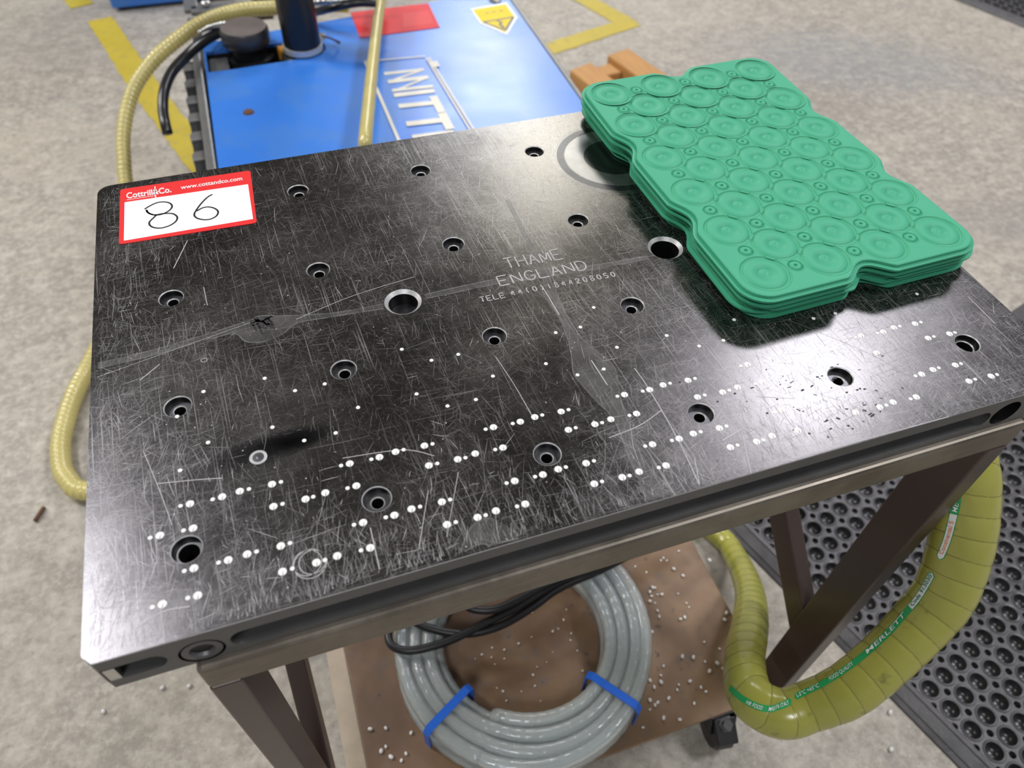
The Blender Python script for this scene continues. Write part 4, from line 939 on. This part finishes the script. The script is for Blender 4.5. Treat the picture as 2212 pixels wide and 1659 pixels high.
# cap and black pipe
c0 = at(525, 57, -2.6)
mb = MB(); mb.lathe((c0[0], c0[1], -2.6), [(0.40, -0.30), (0.435, -0.26), (0.435, -0.05), (0.40, 0.0)], 40, caps=False); cp = mb.build('filter_cap', M['cap'], mc, smooth=True)
mb = MB(); mb.lathe((c0[0], c0[1], -2.6), [(0.40, 0.0), (0.38, 0.004), (0.10, 0.008), (0.001, 0.008)], 40, caps=False); mb.build('cap_top', M['cap_top'], cp, recalc=False)
mb = MB(); mb.lathe((c0[0], c0[1], -2.6), [(0.39, -0.30), (0.31, -0.30), (0.31, -0.82)], 32, caps=False); mb.build('cap_neck', M['black'], cp)
mb = MB(); mb.lathe((c0[0] + 0.02, c0[1] + 0.05, -3.43), [(0.42, 0.0), (0.42, 0.28)], 32); mb.build('cap_base', M['dark_metal'], cp)
pc = at(655, 103, -2.95); PR = 0.335
mb = MB(); mb.lathe((pc[0], pc[1], -3.42), [(0.42, 0), (0.42, 0.36), (0.36, 0.40)], 40); mb.build('pipe_flange', M['dark_metal'], mc, smooth=False)
mb = MB(); pth = catmull([(pc[0], pc[1], -3.05, PR), (pc[0], pc[1], -2.4, PR), (pc[0], pc[1] + 0.02, -1.6, PR), (pc[0], pc[1] + .12, -0.9, PR), (pc[0] + .1, pc[1] + .6, -0.3, PR), (pc[0] + .3, pc[1] + 1.4, -0.1, PR)], 0.08); mb.tube(frames(pth), 40)
ph_ = mb.build('rubber_elbow', M['rubber'], mc, smooth=True)
mb = MB(); mb.lathe((pc[0], pc[1], -2.92), [(PR + 0.012, -0.05), (PR + 0.024, -0.05), (PR + 0.024, 0.05), (PR + 0.012, 0.05)], 48); cl = mb.build('hose_clamp', M['clamp'], mc)
mb = MB(); s_ = at(690, 92, -2.9); mb.bar((s_[0] - 0.15, s_[1] - 0.10, -2.88), (s_[0] + 0.12, s_[1] + 0.10, -2.82), 0.12, 0.10); mb.build('clamp_screw', M['clamp'], cl, bevel=0.02)
mb = MB(); pth = catmull([(*at(694, 78, -2.7), .018), (*at(712, 82, -2.75), .018), (*at(725, 88, -2.85), .02), (*at(733, 92, -2.93), .03)], 0.03); mb.tube(frames(pth), 8); mb.build('clamp_tail', M['twig'], cl)
mb = MB(); mb.box(1.35, 1.50, 9.0, 9.2, -3.2, -2.99); mb.build('sensor_plug', M['orange'], mc, bevel=0.03)
# lettering on the top, running towards the trolley
mb = MB(); zt = MZ + 0.004
ks = [0]
def stroke(a, b, w): ks[0] += 1; ribbon(mb, [a, b], w * 1.15, zt + 0.0012 * ks[0])
for a, b, w in (((3.04, 7.60), (3.76, 7.56), .085), ((3.76, 7.56), (3.04, 7.29), .05), ((3.04, 7.29), (3.76, 7.26), .11), ((3.76, 7.26), (3.04, 6.93), .05), ((3.04, 6.97), (3.76, 6.92), .085), ((3.03, 6.80), (3.74, 6.76), .12),
                ((3.03, 6.42), (3.68, 6.36), .12), ((3.67, 6.58), (3.67, 6.02), .12), ((3.02, 5.83), (3.66, 5.78), .13), ((3.665, 6.00), (3.665, 5.47), .13), ((3.02, 5.40), (3.70, 5.36), .13)): stroke(a, b, w)
for a, b, w in (((2.80, 8.12), (2.79, 5.0), .045), ((2.80, 8.12), (3.90, 8.02), .03), ((3.95, 7.95), (4.03, 5.2), .03), ((3.90, 7.95), (3.97, 5.2), .03), ((3.99, 7.78), (3.99, 7.56), .12)): stroke(a, b, w)
mb.build('cream_lettering', M['cream'], mc, recalc=False)
q = [az(757, 28), az(925, 8), az(950, 60), az(778, 83)]
mb = MB(); mb.prism(q, MZ + 0.002, MZ + 0.012); rl = mb.build('red_label', M['red'], mc)
mb = MB(); e = [az(870, 30), az(926, 23), az(936, 52), az(872, 61)]; mb.prism(e, MZ + 0.012, MZ + 0.014); mb.build('label_print', M['red_faint'], rl)
mb = MB(); mb.prism([az(1017, 20), az(1094, 6), az(1118, 38), az(1095, 76), az(1037, 51)], MZ + 0.002, MZ + 0.008); yl = mb.build('warning_border', M['print_white'], mc)
mb = MB(); mb.prism([az(1021, 22), az(1092, 10), az(1112, 38), az(1092, 71), az(1041, 49)], MZ + 0.008, MZ + 0.012); mb.build('warning_label', M['yellow'], yl)
mb = MB()
tri_ = [az(1044, 49), az(1109, 38), az(1092, 67)]
for k in range(3): ribbon(mb, [tri_[k], tri_[(k + 1) % 3]], 0.05, MZ + 0.0135)
ribbon(mb, [az(1074, 46), az(1083, 49), az(1080, 54), az(1089, 62)], 0.06, MZ + 0.0135)
for u in (1048, 1062, 1078): ribbon(mb, [az(u, 30 - (u - 1048) * .15), az(u + 9, 28.5 - (u - 1048) * .15)], 0.03, MZ + 0.0135)
mb.build('warning_print', M['ink'], yl, recalc=False)
s_ = at(1070, 2, MZ); mb = MB(); mb.lathe((s_[0], s_[1], MZ), [(0.13, 0.0), (0.12, 0.03), (0.05, 0.05)], 20); mb.build('cover_screw', M['steel'], mc)
s_ = at(537, 243, MZ); mb = MB(); mb.lathe((s_[0], s_[1], MZ), [(0.10, 0.0), (0.075, 0.03), (0.02, 0.045)], 7); mb.build('dirt_crumb', M['twig'], mc)
# yellow plate and black cable behind the red label
mb = MB(); mb.prism([az(714, 27), az(748, 15), az(758, 16), az(752, 27)], MZ + 0.002, MZ + 0.1); mb.build('yellow_tab', M['yellow'], mc)
cC = [dp(650, 34, 14.6, 17), dp(690, 24, 14.1, 17), dp(730, 14, 13.8, 17), dp(775, 6, 13.8, 17), dp(815, 8, 13.8, 15), dp(850, 22, 13.8, 12)]
pth = catmull(cC[:5], 0.05); mb = MB(); mb.tube(frames(pth), 16); tag(mb.build('black_cable', M['rubber'], smooth=True), 'black cable bending over the back edge of the blue machine', 'cable')
pth = catmull([dp(680, 6, 14.6, 14), dp(720, 3, 14.6, 14), dp(765, -4, 14.6, 14), dp(800, -14, 14.6, 14)], 0.02); mb = MB(); mb.tube(ribs(frames(pth), 0.02, 0.1, 0.05), 14); tag(mb.build('braided_hose', M['steel'], smooth=True), 'silver braided hose behind the black elbow', 'hose')

pth = catmull([dp(430, 70, 13.3, 6), dp(448, 61, 13.5, 10), dp(472, 55, 13.8, 12), dp(500, 50, 14.1, 12)], 0.02); mb = MB(); mb.tube(ribs(frames(pth), 0.02, 0.1, 0.06), 14); tag(mb.build('braided_hose', M['steel'], smooth=True), 'short silver ribbed hose above the black rubber hose near the round cap', 'hose')

# ------------------------------------------------------------------ things behind
a0 = at(243, 20, FZ + 0.1); cb = empty('blue_cabinet', (a0[0] + 3, a0[1] + 1.5, FZ), 'blue steel cabinet standing on the floor beyond the yellow line', 'cabinet')
mb = MB(); mb.box(a0[0], a0[0] + 3.6, a0[1], a0[1] + 3, FZ + 0.1, FZ + 6); mb.build('cabinet_body', M['blue'], cb, bevel=0.05)
mb = MB(); mb.box(a0[0] + 0.2, a0[0] + 3.4, a0[1] + 0.2, a0[1] + 2.8, FZ, FZ + 0.11); mb.build('plinth', M['black'], cb)
rk = empty('metal_rack', (0.9, 12.6, FZ), 'grey metal channel frame with hazy plastic panel behind the machine', 'rack')
p1, p2, p3, p4 = at(413, 25, -3.6), at(575, 8, -3.6), at(408, -30, -3.6), at(572, -30, -3.6)
mb = MB(); mb.bar(p1, p2, 0.30, 0.10); mb.build('channel', M['grey_metal'], rk, bevel=0.02)
mb = MB(); mb.bar(p1, p3, 0.28, 0.10); mb.build('channel', M['grey_metal'], rk, bevel=0.02)
p5, p6 = at(418, 49, -3.4), at(590, 30, -3.4); mb = MB(); mb.bar(p5, p6, 0.10, 0.16); mb.build('channel', M['grey_metal'], rk, bevel=0.02)
p7 = at(412, 60, -3.7); mb = MB(); mb.bar((p1[0], p1[1] - 0.4, FZ), (p1[0], p1[1] - 0.4, -3.6), 0.22, 0.22, up=(1, 0, 0)); mb.build('post', M['grey_metal'], rk, bevel=0.02)
mb = MB(); e = [at(420, 18, -3.62)[:2], at(572, 1, -3.62)[:2], at(590, 36, -3.62)[:2], at(424, 48, -3.62)[:2]]; mb.prism(e, -3.68, -3.64); mb.build('plastic_panel', M['clearbox'], rk)
s_ = at(444, 9, -3.5); mb = MB(); mb.lathe((s_[0], s_[1], -3.5), [(0.10, 0), (0.10, .05), (0.05, .08)], 16); mb.build('bolt', M['steel'], rk)
mb = MB(); e0 = at(546, 4, -3.5); mb.box(e0[0], e0[0] + 0.55, e0[1], e0[1] + 0.8, -3.62, -3.3); tag(mb.build('black_box', M['black'], rk, bevel=0.03))
# wooden pieces
wd_ = empty('wooden_blocks', (9.8, 11.5, FZ), 'joined pale wooden beams lying on the floor behind the green mats', 'wood')
A1, A2 = at(1230, 151, -5.95)[:2], at(1275, 133, -5.95)[:2]; B1_, B2_ = at(1312, 118, -5.85)[:2], at(1357, 103, -5.85)[:2]
def beam(a, b, d, z1, z0=FZ):
    mb = MB(); mb.prism([a, b, (b[0] + d[0], b[1] + d[1]), (a[0] + d[0], a[1] + d[1])], z0, z1); return mb.build('beam', M['wood'], wd_, bevel=0.05)
beam(A1, A2, (0.55, -2.6), -5.95); beam(B1_, B2_, (0.55, -2.6), -5.85)
mb = MB(); mb.prism([(A2[0] - 0.1, A2[1] - 0.75), (A2[0] + 0.05, A2[1] - 0.25), (B1_[0] + 0.2, B1_[1] - 0.1), (B1_[0] + 0.2, B1_[1] - 0.7)], FZ, -6.0); mb.build('cross_piece', M['wood'], wd_, bevel=0.04)

# ------------------------------------------------------------------ clear hose coil with blue ties, black cable on it
KX, KY = 2.385, -2.04; TD = 0.165
co = empty('hose_coil', (KX, KY, -5.5), 'coiled clear ribbed hose held by blue ties on the rusty shelf', 'hose')
pts = []; rows = 3; cols = 4; ds_ang = 2 * PI / 220
for l in range(rows):
    for c_i in range(cols):
        cc_ = c_i if l % 2 == 0 else cols - 1 - c_i
        for s in range(220):
            a = s * ds_ang; nxt = min(cols - 1, cc_ + 1) if l % 2 == 0 else max(0, cc_ - 1)
            rr = 0.99 + (cc_ + (nxt - cc_) * s / 220) * (TD * 0.92) + (0.03 if l == 1 else 0) + 0.012 * math.sin(3 * a + l * 2 + c_i)
            pts.append((KX + rr * math.cos(a - 2.2), KY + rr * math.sin(a - 2.2), -5.488 + TD / 2 + l * TD * 0.93 + 0.008 * math.sin(2 * a + c_i), TD / 2))
fr3 = frames(pts); fr3 = [(P, N, B, r * (1 + 0.035 * math.sin(i * PI / 2))) for i, (P, N, B, r) in enumerate(fr3)]
mb = MB(); mb.tube(fr3, 14); mb.build('clear_hose', M['clear'], co, smooth=True)
mb = MB(); mb.tube([(P, N, -B, r * 0.68) for P, N, B, r in fr3], 10); mb.build('hose_inside', M['clear'], co, smooth=True, recalc=False)
def tie(u, v, u2, v2):
    p = at((u + u2) / 2, (v + v2) / 2, -5.0); a = math.atan2(p[1] - KY, p[0] - KX); ri_, ro, z0, z1 = 0.885, 1.55, -5.495, -5.012; mb = MB(); ca, sa = math.cos(a), math.sin(a); w = 0.045
    lp = [(ri_, z0), (ri_, z1 - 0.06), (ri_ + 0.06, z1), (ro - 0.06, z1), (ro, z1 - 0.08), (ro, z0)]
    pts_ = lambda off, t: [(KX + ca * (r + (t if r > 1.2 else -t)) - sa * off, KY + sa * (r + (t if r > 1.2 else -t)) + ca * off, z + (t if z > -5.2 else 0)) for r, z in lp]
    a_, b_, c2_, d_ = pts_(-w, 0), pts_(w, 0), pts_(-w, 0.014), pts_(w, 0.014); n = len(lp); vs = a_ + b_ + c2_ + d_; fs = []
    for k in range(n - 1): fs += [(2 * n + k, 2 * n + k + 1, 3 * n + k + 1, 3 * n + k), (k, n + k, n + k + 1, k + 1), (k, k + 1, 2 * n + k + 1, 2 * n + k), (n + k, 3 * n + k, 3 * n + k + 1, n + k + 1)]
    mb.add(vs, fs); return mb.build('tie', M['tie'], co)
tie(1000, 1492, 935, 1570); tie(1293, 1468, 1365, 1518); 
mb = MB(); p = at(1180, 1120, -5.0); tie(1150, 1150, 1170, 1100)
# cable loops lying over the coil
zc = -4.93
def cz(l, z): return [(*at(u, v, z), 0.048) for u, v in l]
c1 = cz([(1480, 1100), (1400, 1160), (1300, 1222), (1210, 1255), (1120, 1310), (1050, 1345), (980, 1380), (920, 1400), (875, 1405), (843, 1390), (845, 1350), (900, 1310), (1000, 1270), (1120, 1220)], zc)
pth = catmull(c1, 0.04); mb = MB(); mb.tube(frames(pth), 14)
c2 = cz([(1490, 1120), (1400, 1175), (1310, 1225), (1210, 1270), (1150, 1312), (1085, 1350), (1020, 1368), (960, 1365), (900, 1345), (880, 1310), (960, 1260)], zc - 0.06)
for p_, k in zip(c2, range(len(c2))): pass
mb.tube(frames(catmull(c2, 0.04)), 14)
c3 = cz([(1460, 1080), (1380, 1150), (1280, 1215), (1180, 1262), (1110, 1300), (1060, 1318), (1010, 1310), (1000, 1270)], zc + 0.1); mb.tube(frames(catmull(c3, 0.04)), 14)
tag(mb.build('black_cable', M['cable'], smooth=True), 'black cable looped loosely over the clear hose coil', 'cable')

# ------------------------------------------------------------------ white pellets
SHZ = -5.5
def pellet_set(x0, y0, k, s, z, lab, rmin=0.011, rmax=0.022):
    global PROTO
    for t in s.split():
        a, b = map(float, t.split(',')); u, v = x0 + a * k, y0 + b * k; p = at(u, v, z); r = random.uniform(rmin, rmax)
        if PROTO is None:
            mb = MB(); mb.lathe((0, 0, 0), [(0.001, -1.25), (0.6, -1.15), (0.95, -0.6), (1.0, 0), (0.95, 0.6), (0.6, 1.15), (0.001, 1.25)], 10, caps=False)
            PROTO = mb.build('pellet', M['pellet'], smooth=True, origin=(0, 0, 0), recalc=False); o = PROTO
        else: o = PROTO.copy(); COL.objects.link(o)
        o.location = W(p[0], p[1], z + r); o.rotation_euler = (PI / 2, 0, random.uniform(0, PI)); o.scale = (r, r, r); o['org'] = tuple(p)
        l = lab(u, v); tag(o, l, 'pellet', l)
def right_of_coil(u, v):
    if v < 1250: return 'small white pellet on the far end of the rusty shelf'
    if v < 1330: return 'small white pellet of the tight cluster beside the clear hose coil' if u < 1420 else 'small white pellet between the coil cluster and the olive hose'
    if u > 1500: return 'small white pellet by the rusty shelf edge near the olive hose'
    if v < 1450: return 'small white pellet on bare rust beside the clear hose coil'
    return 'small white pellet near the front edge of the rusty shelf'
def in_coil(u, v):
    if v > 1470: return 'tiny white pellet inside the clear hose coil near its front wall'
    if v > 1400: return 'tiny white pellet on the shelf at the middle of the clear hose coil'
    return 'tiny white pellet inside the clear hose coil below the black cable'
PROTO = None
pellet_set(1150, 1050, 1 / 2.723, "605,475 670,510 830,490 885,530 860,385 755,440 790,440 770,425 690,625 720,600 700,650 735,640 705,600 720,690 690,680 735,735 760,640 855,635 905,690 920,715 870,785 895,775 745,770 700,860 1040,440 1140,750 1130,790 1010,920 1100,960 880,1005 945,1010 1015,1035 1040,1090 1085,1045 1120,1075 770,1060 755,1115 755,1155 715,1185 690,1145 850,1200 1020,1210 990,1185 690,1260 720,1290 735,1275 690,1315 770,1365 865,1375 650,1420 860,1170 925,1150 800,1250 950,1280", SHZ, right_of_coil)
pellet_set(800, 1200, 1 / 3.403, "1340,710 1295,785 1475,575 1420,475 1440,400 1190,420 1340,560 1380,540 1185,600 1090,650 895,680 985,695 770,760 985,760 890,750 1195,880 1210,960 930,975 975,1000 1110,1000 1000,1070 1250,1070 820,730 1470,625 1225,820 915,800 1560,850 1520,700", SHZ, in_coil, 0.006, 0.014)
pellet_set(400, 1350, 1 / 4.022, "1705,1100 1745,1060 1790,1150 1745,900 1965,940 1920,1120 1610,910 1880,1180", SHZ, lambda u, v: 'small white pellet between the coil and the pale shelf strip', 0.015, 0.024)
pellet_set(0, 0, 1, "1921,1540 1923,1620 352,1487 225,1538 410,1483", FZ, lambda u, v: 'small white pellet on the concrete between olive hose and rubber mat' if u > 1000 else 'small white pellet on the concrete beside the front trolley leg', 0.022, 0.03)
mb = MB(); tw = [at(75, 1126, FZ + .03), at(84, 1112, FZ + .05), at(92, 1100, FZ + .03), at(99, 1092, FZ + .03)]; mb.tube(frames(catmull([(*p, 0.03) for p in tw], 0.05)), 8); tag(mb.build('twig', M['twig'], smooth=True), 'thin curved brown sliver on the bare concrete', 'debris')
